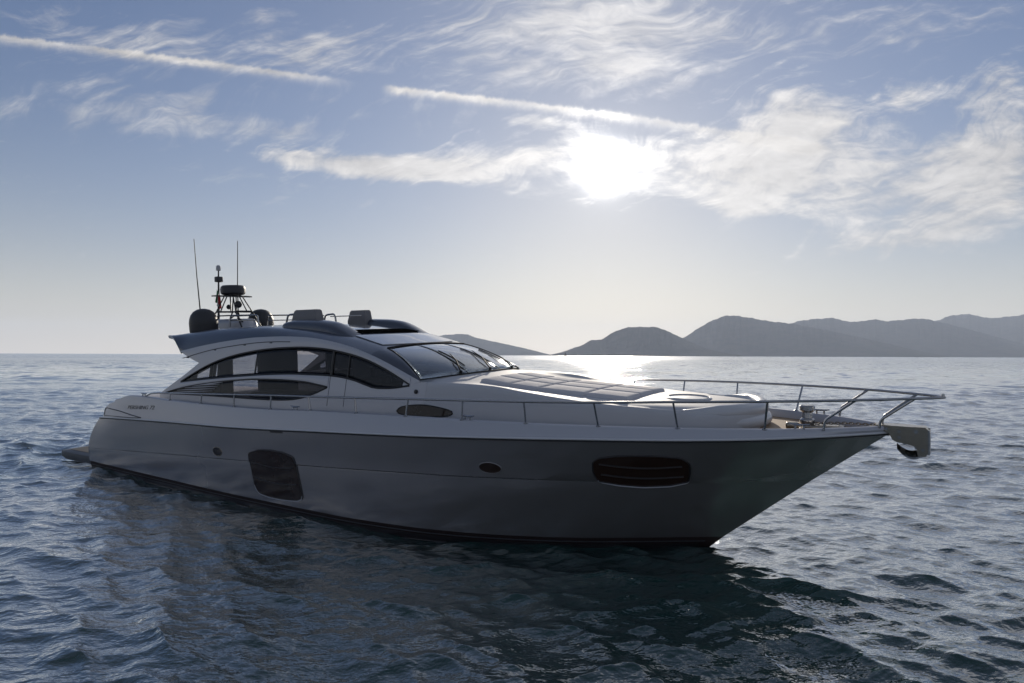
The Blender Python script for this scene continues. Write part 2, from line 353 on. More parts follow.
# ------------------------------------------------------------------ the sea: one sheet to the horizon, with real waves near by
def build_water():
    h = 3.4
    az_f = np.arange(-52, 52.001, .15); az_b = np.arange(56, 304.1, 4.)
    az = np.radians(np.r_[az_f, az_b]); na = len(az)
    r = [1.2]
    while r[-1] < 15500:
        step = min(r[-1] * .0036, .5) if r[-1] < 430 else .5 + (r[-1] - 430) * .03
        r.append(r[-1] + max(step, .012))
    r = np.array(r); nr = len(r)
    A, Rr = np.meshgrid(az, r); X = np.sin(A) * Rr; Y = np.cos(A) * Rr; Z = np.zeros_like(X)
    DX = np.zeros_like(X); DY = np.zeros_like(X)
    g = np.random.default_rng(244); K = 90
    lam = np.exp(np.linspace(math.log(.22), math.log(16.), K)) * g.uniform(.93, 1.07, K)
    cell = np.maximum(Rr * .0036, .012); cell = np.minimum(cell, .75)
    wind = R_(205)
    n_near = int(np.searchsorted(r, 600))
    for l in lam:
        th = wind + g.normal(0, .62); k = 2 * math.pi / l
        slope = .0235 * (1.0 if l > 1.4 else 1.75) * (1.0 if l < 2.5 else .62) * (1. if l < 6 else .75)
        amp = slope / k * g.uniform(.6, 1.4)
        kx, ky = math.sin(th) * k, math.cos(th) * k
        c = cell[:n_near]; fade = np.clip((l / c - 2.2) / 3., 0, 1) * np.clip((600 - Rr[:n_near]) / 250, 0, 1)
        ph = kx * X[:n_near] + ky * Y[:n_near] + g.uniform(0, 6.28)
        sn, cs_ = np.sin(ph), np.cos(ph)
        Z[:n_near] += amp * fade * cs_
        DX[:n_near] -= amp * fade * sn * kx / k * 1.45; DY[:n_near] -= amp * fade * sn * ky / k * 1.45
    # gusts: patches of livelier and calmer water
    pat = 1 + .28 * np.sin(X * .21 + 1.3) * np.sin(Y * .17 + .4) + .2 * np.sin(X * .09 - Y * .13)
    pat = np.clip(pat, .55, 1.5)
    Z *= pat; X = X + DX * pat; Y = Y + DY * pat
    v = np.stack([X, Y, Z], -1).reshape(-1, 3)
    i = np.arange(nr - 1)[:, None] * na; j = np.arange(na)[None, :]; j2 = (j + 1) % na
    f = np.stack([i + j, i + na + j, i + na + j2, i + j2], -1).reshape(-1, 4)
    cap = np.array([na * 0 + q for q in range(na)])
    me = bpy.data.meshes.new('water'); me.vertices.add(len(v)); me.vertices.foreach_set('co', v.astype(np.float32).ravel())
    me.loops.add(f.size + na); me.polygons.add(len(f) + 1)
    me.loops.foreach_set('vertex_index', np.r_[f.ravel(), cap].astype(np.int32))
    me.polygons.foreach_set('loop_start', np.r_[np.arange(len(f)) * 4, f.size].astype(np.int32))
    me.polygons.foreach_set('use_smooth', np.ones(len(f) + 1, bool))
    me.update(calc_edges=True)
    if me.polygons[0].normal.z < 0: me.flip_normals()
    mt = bpy.data.materials.new('sea_water'); mt.use_nodes = True; mt.node_tree.nodes.clear(); n = NT(mt.node_tree)
    geo = n.node('ShaderNodeNewGeometry'); pos = geo.outputs['Position']; x, y, z = n.sep(pos)
    dist = n.vm('LENGTH', pos)
    q = n.xyz(x * .75 + y * .25, y * 1.15 - x * .2, z)
    fine = n.noise(q, 3.2, 3, .55) + n.noise(q, 11., 2, .5) * .24 + n.noise(q, 31., 2, .5) * .05
    near = 1. - n.sstep(dist, 30., 160.); far = n.sstep(dist, 60., 350.); vfar = n.sstep(dist, 350., 700.)
    bn = n.node('ShaderNodeBump', {'Strength': 1., 'Distance': 1., 'Height': fine * near * .050})
    # ripples too fine for the sheet farther out tilt the surface directly
    rip = n.vm('SUBTRACT', n.noise(q, 1.4, 3, .6, out='Color'), (.5, .5, .5)); swl = n.vm('SUBTRACT', n.noise(q, .16, 3, .6, out='Color'), (.5, .5, .5))
    gust = n.noise(n.xyz(x * .4, y * .12), .05, 4, .6)
    tilt = n.vm('ADD', n.vm('SCALE', rip, sc=far * (.55 + gust * .8)), n.vm('SCALE', swl, sc=vfar * .6))
    tx, ty, _ = n.sep(tilt); nrm = n.vm('NORMALIZE', n.vm('ADD', bn.outputs[0], n.xyz(tx, ty, 0.)))
    deep = n.mix(n.noise(pos, .05, 3), (.008, .042, .039), (.014, .056, .049))
    lw = n.node('ShaderNodeLayerWeight', {'Blend': .5}); n.put(lw.inputs['Normal'], nrm)
    fr = ((E(n, lw.outputs['Facing']) ** 1.9) * .96 + .022).min(.98)
    body = n.node('ShaderNodeBsdfDiffuse', {'Color': deep}); gl = n.node('ShaderNodeBsdfGlossy', {'Color': (.97, .98, 1.), 'Roughness': .05 + far * .05 + vfar * .06})
    n.put(gl.inputs['Normal'], nrm)
    mx = n.node('ShaderNodeMixShader', {0: fr}); n.l.new(body.outputs[0], mx.inputs[1]); n.l.new(gl.outputs[0], mx.inputs[2])
    n.l.new(mx.outputs[0], n.node('ShaderNodeOutputMaterial').inputs[0]); me.materials.append(mt)
    o = bpy.data.objects.new('water', me); COL.objects.link(o); o['kind'] = 'structure'
build_water()

# ------------------------------------------------------------------ hills across the bay
def hillmat():
    mt = bpy.data.materials.new('wooded_hillside'); mt.use_nodes = True; mt.node_tree.nodes.clear(); n = NT(mt.node_tree)
    pos = n.node('ShaderNodeNewGeometry').outputs['Position']
    a = n.noise(pos, .012, 6, .6); b_ = n.noise(pos, .0025, 4, .6)
    c = n.mix(n.sstep(a * .6 + b_ * .4, .4, .62), (.018, .028, .020), (.045, .046, .034))
    b = n.node('ShaderNodeBsdfPrincipled', {'Base Color': c, 'Roughness': 1., 'Specular IOR Level': 0.})
    n.l.new(b.outputs[0], n.node('ShaderNodeOutputMaterial').inputs[0]); return mt
M_HILL = hillmat()
def hill(ridge, dist, depth, seed):
    g = np.random.default_rng(seed); az = np.array([p[0] for p in ridge]); hh = np.array([p[1] for p in ridge], float)
    n = int((az[-1] - az[0]) / .045); A = np.linspace(az[0], az[-1], n); H = pchip(az, hh, A)
    for l in (1.1, .5, .24, .11): H = H * (1 + .007 * l ** .5 * np.sin(A / l * 6.28 + g.uniform(0, 6)))
    rows = []; T = np.r_[np.linspace(0, 1, 26), np.linspace(1.08, 2, 10)]
    ridges = [(g.uniform(1.1, 3.6), g.uniform(0, 6)) for _ in range(7)]
    for t in T:
        rad = dist - depth + t * depth + sum(depth * .006 * np.sin(A / l * 6.28 + p) for l, p in ridges[:3]) * (1 - abs(1 - t))
        up = min(t, 2 - t); prof = max(0, up) ** .85
        spur = sum(np.sin(A / l * 5 + p + t * 15 * math.cos(p)) * l for l, p in ridges) / sum(l for l, p in ridges)
        hgt = H * prof * (1 + spur * .22 * (1 - up) * min(1, up * 4)) * (rad / dist if t <= 1 else 1)
        hgt = np.minimum(hgt, H * np.maximum(rad / dist, .2)) if t < 1 else hgt
        a = np.radians(A); rows.append([(math.sin(q) * r, math.cos(q) * r, z - 3 * (t in (0, 2))) for q, r, z in zip(a, rad, hgt)])
    o = MB().grid(rows).build('hills', M_HILL, None, None); o['kind'] = 'structure'
hill([(-12, 60), (-8.78, 135), (-6.92, 245), (-5.29, 281), (-4.08, 289), (-3.3, 249), (-0.35, 148), (1.56, 81), (2.8, 32), (3.5, 6)], 9000, 900, 1)
hill([(3.2, 6), (4.34, 36), (5.45, 81), (5.9, 96), (6.4, 125), (6.91, 155), (7.6, 157), (8.45, 213), (9.46, 262), (10.31, 281), (12.15, 280), (13.3, 237), (14.45, 173), (15.9, 97), (17.49, 41), (19.44, 4)], 6500, 700, 2)
hill([(9.5, 4), (12.23, 57), (13.3, 142), (14.45, 207), (16.07, 352), (17.18, 431), (18.21, 471), (19.46, 450), (21.21, 401), (22.85, 369), (24.31, 327), (26.44, 258), (29.15, 158), (31.72, 62), (33.57, 6)], 8000, 1100, 3)
hill([(17, 250), (19, 380), (21.36, 429), (22.85, 463), (23.95, 506), (25.95, 527), (27, 475), (27.82, 473), (28.69, 497), (29.69, 472), (30.79, 487), (31.74, 496), (32.67, 460), (34.18, 378), (35.92, 273), (37.81, 160), (41, 8)], 10000, 1600, 4)
hill([(27, 380), (30.46, 488), (31.74, 547), (32.74, 580), (33.59, 648), (34.31, 670), (35.07, 654), (35.82, 603), (36.78, 611), (37.83, 640), (39.21, 668), (41.23, 565), (44.05, 379), (48.2, 167), (52, 10)], 12500, 2600, 5)

# ------------------------------------------------------------------ the air over the bay
def build_haze():
    mb = MB(); x, y0, y1, z0, z1 = 16500, -16500, 16500, -1.5, 760
    mb.add([(-x, y0, z0), (x, y0, z0), (x, y1, z0), (-x, y1, z0), (-x, y0, z1), (x, y0, z1), (x, y1, z1), (-x, y1, z1)],
           [(0, 3, 2, 1), (4, 5, 6, 7), (0, 1, 5, 4), (1, 2, 6, 5), (2, 3, 7, 6), (3, 0, 4, 7)])
    mt = bpy.data.materials.new('sea_haze'); mt.use_nodes = True; mt.node_tree.nodes.clear(); n = NT(mt.node_tree)
    v = n.node('ShaderNodeVolumePrincipled', {'Color': (.70, .80, 1., 1), 'Density': HAZE, 'Anisotropy': .25})
    n.l.new(v.outputs[0], n.node('ShaderNodeOutputMaterial').inputs['Volume'])
    o = mb.build('haze', mt, None, None); o['kind'] = 'stuff'
HAZE = 5.2e-5
build_haze()

# ------------------------------------------------------------------ the yacht
TH, HEEL, PITCH = R_(33.94), R_(3.0), R_(-.33)
def boat_frame():
    u = Vector((math.cos(TH), -math.sin(TH), 0)); v = Vector((-math.sin(TH), -math.cos(TH), 0)); w = Vector((0, 0, 1))
    v2 = v * math.cos(HEEL) - w * math.sin(HEEL); w2 = w * math.cos(HEEL) + v * math.sin(HEEL)
    return u * math.cos(PITCH) + w2 * math.sin(PITCH), v2, w2 * math.cos(PITCH) - u * math.sin(PITCH)
BU, BV, BW = boat_frame()
STEM = Vector((3.5374, 11.9988, 0))
yacht = thing('motor_yacht', 'long silver-grey motor yacht with dark windows lying on the sea', 'yacht')
m = Matrix.Identity(4)
for i in range(3): m[i][0], m[i][1], m[i][2] = BU[i], -BV[i], BW[i]
m.translation = STEM - BU * S0
yacht.matrix_world = m

def lv_pts(k, n=90):
    S, A, Z = LV[k]; p = np.linspace(0, 1, n); p = 1 - (1 - p) ** 1.5; s = S[0] + (S[-1] - S[0]) * p
    return [(float(a), float(b), float(c)) for a, b, c in zip(s, pchip(S, A, s), pchip(S, Z, s))]
L0, L1, L2, L3, L4 = [lv_pts(k) for k in range(5)]
def lerp(A, B, t, bulge=0.): return [tuple(a + (b - a) * t for a, b in zip(p, q)) for p, q in zip(A, B)]
def off(A, d): return [(s, a + d, z) for s, a, z in A]
def both(rows_fn, mb):
    """starboard rows and their mirror image"""
    rows = rows_fn
    mb.grid([[P(*q) for q in r] for r in rows]); mb.grid([[P(s, -a, z) for s, a, z in r] for r in rows]); return mb
# hull skin: keel, chine, crease (a small step), rubbing strake; then transom
sub = [L0, lerp(L0, L1, .5), L1]
mb = MB(); both([L0, lerp(L0, L1, .5), L1, lerp(L1, L2, .5), L2], mb)
antif = mb
hullrows = [L2] + [lerp(L2, L3, t) for t in (.35, .7, .965)] + [off(lerp(L3, L3, 0), -.004)] + [off(lerp(L3, L4, .03), .012)] + [lerp(L3, L4, t) for t in (.2, .4, .6, .8, 1.)]
for q_ in range(6, 10):
    t_ = (.2, .4, .6, .8)[q_ - 6]; hullrows[q_] = [(s - .16 * 4 * t_ * (1 - t_) * max(0, 1 - i_ / 14), a, z) for i_, (s, a, z) in enumerate(hullrows[q_])]
hullrows[5] = [(s, max(.015, a), z) for s, a, z in hullrows[5]]
mb = MB(); both(hullrows, mb)
prof = [r[0] for r in hullrows]
mb.grid([[P(s, a * t, z) for s, a, z in prof] for t in np.linspace(-1, 1, 9)])
hull = mb.build('hull', M_HULL, yacht, 28)
from mathutils.bvhtree import BVHTree
def surf(*mbs):
    vs = []; fs = []
    for q in mbs: fs += [tuple(i + len(vs) for i in f) for f in q.f]; vs += [Vector(v) for v in q.v]
    return BVHTree.FromPolygons(vs, fs)
HULL_T = surf(mb, antif)
def cast(tree, s, z, fallback):
    hit = tree.ray_cast(Vector(P(s, 6, z)), Vector((0, 1, 0)), 6.5); return -hit[0].y if hit[0] is not None else fallback(s, z)
def hullX(s, z): return cast(HULL_T, s, z, hullA)
prof = [r[0] for r in [L0, lerp(L0, L1, .5), L1, lerp(L1, L2, .5), L2]]
antif.grid([[P(s, a * t, z) for s, a, z in prof] for t in np.linspace(-1, 1, 5)])
antif.build('underbody', M_ANTIF, yacht, 40)
def hull_strip(name, zlo, zhi, s0, s1, d, mt, par, n=90):
    mb = MB()
    for sg in (1, -1):
        rows = []
        for s in np.linspace(s0, s1, n):
            zl, zh = zlo(s), zhi(s); rows.append([P(s, sg * (hullX(s, z) + e), z) for z, e in ((zl, -.01), (zl, d), ((zl + zh) / 2, d * 1.3), (zh, d), (zh, -.01))])
        mb.grid(rows)
    return mb.build(name, mt, par, 40)
hull_strip('boot_stripe', lambda s: .03, lambda s: .10 + .03 * max(0, min(1, (s + 18) / 8)), -17.9, -.1, .006, M_BOOT, hull)
hull_strip('waterline_pinstripe', lambda s: .145 + .02 * max(0, min(1, (s + 18) / 8)), lambda s: .165 + .02 * max(0, min(1, (s + 18) / 8)), -17.9, .02, .005, M_SEAM, hull)
hull_strip('spray_rail', lambda s: .0, lambda s: .028, -17.9, -.2, .03, M_BOOT, hull)
# rubbing strake between the dark hull and the bulwark
mb = MB()
for sg in (1, -1):
    pts = [P(s, sg * (a + .012), z + .012) for s, a, z in L4]; mb.tube(pts, .019, 8)
rub = mb.build('rubbing_strake', M_RUB, yacht)
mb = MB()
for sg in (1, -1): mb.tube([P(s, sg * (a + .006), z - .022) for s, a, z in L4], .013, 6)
mb.build('strake_dark_line', M_BLACK, rub)  # black bead running along below the strake

# bulwark: from the strake to the capped deck edge, with an inner face down to the deck
DZ = ([-17.05, -16.98, -16.3, -15.7, -15.3, -14.6, -13, -10.3, -8.7, -7.4, -5, -2.4, 2.92], [1.72, 1.92, 2.14, 2.30, 2.36, 2.37, 2.335, 2.325, 2.345, 2.39, 2.413, 2.414, 2.424])
def dz_(s): return float(pchip(*DZ, s)[0])
bs = np.r_[np.linspace(-17.05, -14.5, 24), np.linspace(-14.3, 1, 70), 1 + (2.92 - 1) * (1 - (1 - np.linspace(.03, 1, 28)) ** 1.5)]
def deckz(s): return 2.12 + .165 * max(0, min(1, (s + 3) / 3.5))
wall = bulw_o = None
mb = MB()
for sg in (1, -1):
    rows = []
    for s in bs:
        a4, z4 = lvl(4, min(s, 2.9)); bd = bdeck(s); zd = dz_(s); wdt = min(.13, bd * .6); ib = max(bd - wdt, .004)
        r = [(s, a4, z4 + .02), (s, a4 + (bd + .012 - a4) * .5, z4 + (zd - z4) * .5), (s, bd + .012 - (.0 if bd > .05 else .012), zd - .05), (s, bd, zd - .015), (s, bd - wdt * .2, zd), (s, bd - wdt * .85, zd), (s, ib, zd - .02), (s, ib * .985, min(deckz(s), zd - .1) - .02)]
        rows.append([P(q[0], sg * max(q[1], .003), q[2]) for q in r])
    mb.grid(rows)
bulwark = mb.build('bulwark', M_TOP, yacht, 40); BULW_T = surf(mb)
def on_bulwark(s, z, d=.004):
    a4, z4 = lvl(4, min(s, 2.9)); bd = bdeck(s) + .012; zd = dz_(s) - .05
    t = max(0, min(1, (z - z4 - .02) / max(.02, zd - z4 - .02))); return cast(BULW_T, s, z, lambda *_: a4 + (bd - a4) * t) + d
# stern corner: closed end faces of the bulwark wings and the vent outlines on them
for sg in (1, -1):
    mb = MB()
    a4, z4 = lvl(4, -17.05); bd = bdeck(-17.05)
    mb.shell([[P(-17.05, sg * a4, z4 + .0), P(-17.05, sg * (bd), 1.72)], [P(-17.05, sg * (bd - .9), z4), P(-17.05, sg * (bd - .9), 1.72)]],
             [[P(-16.6, sg * a4, z4 + .0), P(-16.6, sg * (bd), 1.72)], [P(-16.6, sg * (bd - .9), z4), P(-16.6, sg * (bd - .9), 1.72)]])
    mb.build('stern_corner', M_TOP, bulwark)
for sg in (1, -1):
    pts = [(-16.93, 1.72), (-16.93, 1.90), (-16.5, 1.915), (-15.8, 1.895), (-15.1, 1.84), (-14.5, 1.80)]
    mb = MB(); c = spl([(s, z, 0) for s, z in pts], 30); mb.tube([P(s, sg * on_bulwark(s, z), z) for s, z, _ in c], .014, 6)
    mb.tube([P(s, sg * on_bulwark(s, z), z) for s, z in [(-16.93, 1.70), (-16, 1.735), (-15, 1.765), (-14.5, 1.80)]], .010, 6)
    mb.build('stern_vent_trim', M_BLACK, bulwark)
# builder's name in relief letters on each quarter
def lettering(text, s_at, z_at, hgt, wid, sg):
    cu = bpy.data.curves.new('lettering', 'FONT'); cu.body = text; cu.size = 1; cu.extrude = .01; cu.shear = .25; cu.resolution_u = 3
    ob = bpy.data.objects.new('tmp_text', cu); COL.objects.link(ob); dg = bpy.context.evaluated_depsgraph_get()
    me = bpy.data.meshes.new_from_object(ob.evaluated_get(dg)); bpy.data.objects.remove(ob); bpy.data.curves.remove(cu)
    vs = np.array([v.co[:] for v in me.vertices]); x0, x1 = vs[:, 0].min(), vs[:, 0].max(); y0, y1 = vs[:, 1].min(), vs[:, 1].max()
    mb = MB(); out = []
    for x, y, z in vs:
        t = (x - x0) / (x1 - x0); s = s_at + (t if sg > 0 else 1 - t) * wid; zz = z_at + (y - y0) / (y1 - y0) * hgt + (s - s_at) * .05
        out.append(P(s, sg * on_bulwark(s, zz, .003 + (.004 if z > 0 else 0)), zz))
    mb.add(out, [tuple(p.vertices) for p in me.polygons]); bpy.data.meshes.remove(me)
    return mb.build('name_lettering', M_BLACK, bulwark)
for sg in (1, -1): lettering('PERSHING 72', -15.32, 1.985, .10, 1.5, sg)

# hull windows, ports and vents follow the hull surface
def hull_patch(name, outline, mt, par, sg, d=.006, inset=1.0, fn=hullX, dish=0.):
    """filled panel on the hull: outline in (s, z), fan of rings from its centre"""
    c = np.mean(outline, axis=0); rows = []
    for t in (0.02, .2, .4, .6, .8, .92, 1.):
        rows.append([P(*((lambda q: (q[0], sg * (fn(q[0], q[1]) + d - dish * (t < .9)), q[1]))(c + (np.array(o) - c) * t * inset))) for o in outline])
    mb = MB(); mb.grid(rows, True); mb.f.append(tuple(range(len(outline))))
    return mb.build(name, mt, par, None)
def hull_ring(name, outline, mt, par, sg, r=.014, d=.004, scale=1., fn=hullX):
    c = np.mean(outline, axis=0); pts = []
    for o in outline:
        q = c + (np.array(o) - c) * scale; pts.append(P(q[0], sg * (fn(q[0], q[1]) + d), q[1]))
    return MB().tube(pts, r, 8, True).build(name, mt, par, None)
def rounded(poly, r, n=5):
    p = [Vector((x, y, 0)) for x, y in poly]; q = bend([p[-1] * .5 + p[0] * .5] + p + [p[-1] * .5 + p[0] * .5], r, n)[:-1]
    out = []
    for a, b in zip(q, q[1:] + q[:1]):
        k = max(1, int((b - a).length / .12))
        out += [((a + (b - a) * i / k).x, (a + (b - a) * i / k).y) for i in range(k)]
    return out
W1 = rounded([(-9.60, 1.30), (-9.2, 1.415), (-8.78, 1.438), (-8.4, 1.425), (-8.06, 1.36), (-7.98, 1.2), (-7.84, .50), (-8.0, .435), (-8.352, .405), (-8.75, .395), (-9.0, .40), (-9.30, .435), (-9.44, .55), (-9.53, 1.0)], .07)
W2 = rounded([(-1.25, 1.80), (-1.14, 1.87), (-.85, 1.92), (-.554, 1.94), (-.2, 1.94), (.09, 1.915), (.19, 1.82), (.15, 1.65), (.09, 1.48), (-.2, 1.40), (-.593, 1.372), (-.95, 1.395), (-1.25, 1.45), (-1.29, 1.6)], .05)
for sg in (1, -1):
    for o in (W1, W2):
        fr = hull_ring('hull_window', o, M_BOOT, hull, sg, .020, .0, 1.02)
        cz = np.mean(o, axis=0); lo = sorted([q for q in o if q[1] < cz[1] - .5 * (cz[1] - min(p_[1] for p_ in o))]); MB().tube([P(q[0], sg * (hullX(q[0], q[1] - .03) + .006), q[1] - .028) for q in lo], .016, 6).build('sill_highlight', M_TOP, fr)  # paler tube puts the lower lip's highlight into its colour
        hull_patch('pane', o, M_BRONZE, fr, sg, .020)
        z0 = min(q[1] for q in o); z1 = max(q[1] for q in o); mb = MB()
        for k in (.36, .70):
            z = z0 + (z1 - z0) * k; ss = [q[0] for q in o if abs(q[1] - z) < .12] or [q[0] for q in o]
            aa, bb = min(ss) + .1, max(ss) - .1
            mb.tube([P(s, sg * (hullX(s, z - .05 * math.sin(math.pi * (s - aa) / (bb - aa))) + .018), z - .05 * math.sin(math.pi * (s - aa) / (bb - aa))) for s in np.linspace(aa, bb, 14)], .018, 6)
        mb.build('glazing_bar', M_BOOT, fr)
    ell = lambda c, a, b, n=28, tilt=0.: [(c[0] + a * math.cos(t) + tilt * b * math.sin(t), c[1] + b * math.sin(t) + tilt * a * math.cos(t)) for t in np.linspace(0, 2 * math.pi, n, endpoint=False)]
    for c, a, b in (((-10.846, 1.232), .19, .105), ((-3.1, 1.583), .21, .10)):
        fr = hull_ring('porthole', ell(c, a, b), M_DSTEEL if c[0] < -5 else M_HULL, hull, sg, .010, .0, 1.0)
        hull_patch('pane', ell(c, a * .97, b * .97), M_PORT if c[0] < -5 else M_BRONZE, fr, sg, .008)
    fr = hull_ring('hull_vent', rounded([(-8.74, 1.855), (-8.33, 1.868), (-8.33, 1.93), (-8.74, 1.915)], .02, 3), M_BOOT, hull, sg, .008, .002)
    hull_patch('grille', rounded([(-8.74, 1.855), (-8.33, 1.868), (-8.33, 1.93), (-8.74, 1.915)], .02, 3), M_BOOT, fr, sg, .003)

# swim platform
pl = [(-17.95, 2.42), (-18.6, 2.44), (-19.7, 2.44), (-19.93, 2.40), (-20.0, 2.2), (-20.03, 0)]
ol = [(s, a) for s, a in pl] + [(s, -a) for s, a in pl[-2::-1]]
mb = MB(); n = len(ol)
rows = [[P(s + (.12 if z < .18 else 0) * (s < -18.2), a * (.985 if z < .18 else 1), z) for s, a in ol] for z in (.15, .17, .22, .36, .385, .395)]
rows[-1] = [P(s + .02 * (s < -18), a * .99, .40) for s, a in ol]
mb.grid(rows, True); mb.f += [tuple(range(n))[::-1], tuple(range(5 * n, 6 * n))]
plat = mb.build('swim_platform', M_PLAT, yacht, 40)
mb = MB(); mb.shell([[P(s, a, .402) for a in np.linspace(-2.2, 2.2, 5)] for s in (-19.8, -18.1)], [[P(s, a, .41) for a in np.linspace(-2.2, 2.2, 5)] for s in (-19.8, -18.1)])
mb.build('platform_planking', M_GREYTEAK, plat)

# decks
mb = MB(); rows = []
for s in np.linspace(-13.2, 2.6, 80):
    b = max(.02, bdeck(s) - min(.12, bdeck(s) * .6) - .004); rows.append([P(s, b * t, deckz(s) - .005 + .02 * (1 - t * t)) for t in np.linspace(-1, 1, 13)])
mb.grid(rows); deck = mb.build('deck', M_TEAK, yacht, 40)
mb = MB(); rows = []
for s in np.linspace(-17.0, -13.2, 10):
    b = bdeck(s) - .13; rows.append([P(s, b * t, 1.62) for t in np.linspace(-1, 1, 5)])
mb.grid(rows); cockpit = mb.build('cockpit_sole', M_TEAK, yacht, 40)
mb = MB(); mb.box(P(-15.8, 0, 1.95), (1.9, 3.6, .5), .12); mb.box(P(-16.75, 0, 1.9), (.25, 4.4, .5), .08); mb.box(P(-14.0, 1.5, 1.85), (1.6, .7, .45), .1); mb.build('cockpit_sunpad', M_PAD, yacht)

# ---- superstructure: the cabin side leans in from the side deck
def S_(s, z):
    b = float(np.interp(s, [-20, -17, -14, -10, -8, -6, -4, -2, 0, 2], [2.0, 2.05, 2.15, 2.18, 2.12, 2.0, 1.85, 1.65, 1.35, .9])); return b - .2 * (z - 2.4)
c1 = lambda pts: (lambda s: float(pchip([p[0] for p in pts], [p[1] for p in pts], s)[0]))
ARCH_T = c1([(-13.72, 3.57), (-12.5, 3.74), (-11.2, 3.87), (-10.3, 3.925), (-9.43, 3.94), (-8.7, 3.92), (-8.04, 3.86), (-7.24, 3.72), (-6.6, 3.545), (-6.03, 3.35), (-5.5, 3.14), (-5.17, 3.01)])
WU_T = c1([(-13.45, 2.765), (-12.9, 2.99), (-12.28, 3.22), (-11.6, 3.40), (-10.81, 3.54), (-10, 3.63), (-9.37, 3.67), (-8.7, 3.685), (-8, 3.655), (-7.4, 3.58), (-6.76, 3.45), (-6.1, 3.23), (-5.41, 2.925)])
WU_B = c1([(-13.45, 2.755), (-12.8, 2.82), (-12.06, 2.885), (-10.67, 2.99), (-9.6, 3.055), (-8.8, 3.08), (-7.89, 3.075), (-7.4, 3.05), (-6.97, 2.99), (-6.6, 2.90), (-6.3, 2.84), (-6.0, 2.845), (-5.41, 2.915)])
WL_T = c1([(-14.15, 2.435), (-13.94, 2.49), (-13, 2.66), (-12.03, 2.78), (-11, 2.875), (-10.15, 2.925), (-9.3, 2.935), (-8.53, 2.915), (-7.69, 2.82)])
WL_B = c1([(-14.15, 2.43), (-11.96, 2.46), (-9.58, 2.47), (-9.0, 2.49), (-8.61, 2.53), (-8.13, 2.65), (-7.69, 2.815)])
OUTER = c1([(-14.4, 2.42), (-13.9, 2.66), (-13.33, 2.94), (-12.71, 3.27)])
DIAG = c1([(-13.72, 3.565), (-13.2, 3.40), (-12.71, 3.27)])
def band(mb, s0, s1, zl, zu, n=50, k=5, d=0., th=.05, bow=0.):
    for sg in (1, -1):
        A = []; B = []
        for s in np.linspace(s0, s1, n):
            lo, hi = zl(s), zu(s); hi = max(hi, lo + .002); zz = np.linspace(lo, hi, k)
            A.append([P(s, sg * (S_(s, z) + d + bow * 4 * ((z - lo) / (hi - lo)) * (1 - (z - lo) / (hi - lo))), z) for z in zz]); B.append([P(s, sg * (S_(s, z) + d - th), z) for z in zz])
        mb.shell(A, B)
mb = MB()
band(mb, -13.72, -12.71, DIAG, ARCH_T, 14, bow=.012); band(mb, -12.71, -5.41, WU_T, ARCH_T, 70, bow=.012); band(mb, -5.41, -5.17, lambda s: 2.92 + (s + 5.41) * .33, ARCH_T, 5, 4)
band(mb, -14.4, -13.45, lambda s: WL_T(max(s, -14.15)) if s > -14.15 else 2.41, OUTER, 16); band(mb, -13.45, -12.71, WU_T, OUTER, 12)
band(mb, -13.45, -7.69, WL_T, WU_B, 60, bow=.015); band(mb, -14.4, -7.69, lambda s: 2.05, lambda s: WL_B(max(s, -14.15)) - .004, 40)
band(mb, -7.69, -5.0, lambda s: 2.05, lambda s: WU_B(s) if s < -5.41 else (2.915 + (s + 5.41) * .33 if s < -5.17 else 2.99), 30, 8, bow=.0)
cabin = mb.build('cabin_side', M_TOP, yacht, 40)
def side_window(lo, hi, s0, s1, sg):
    A = []; B = []; ss = np.linspace(s0, s1, 50)
    for s in ss:
        l_, h_ = lo(s) - .006, max(hi(s), lo(s) + .002) + .006; zz = np.linspace(l_, h_, 6)
        A.append([P(s, sg * (S_(s, z) - .022), z) for z in zz]); B.append([P(s, sg * (S_(s, z) - .032), z) for z in zz])
    o = MB().shell(A, B).build('side_window', G_SIDE, cabin, None)
    out = [(s, hi(s)) for s in ss] + [(s, lo(s)) for s in ss[::-1]]
    MB().tube([P(s, sg * (S_(s, z) - .004), z) for s, z in out], .022, 6, True).build('window_seal', M_BLACK, o)
    return o
def window_border(par, lo, hi, s0, s1, d=-.037):
    mb = MB(); sg = par['side']; A = []; B = []
    for s in np.linspace(s0, s1, 50):
        a_, b_ = lo(s), max(hi(s), lo(s) + .004); zz = np.linspace(a_, b_, 4); A.append([P(s, sg * (S_(s, z) + d), z) for z in zz]); B.append([P(s, sg * (S_(s, z) + d - .006), z) for z in zz])
    return mb.shell(A, B).build('window_border', M_BLACKM, par, None)
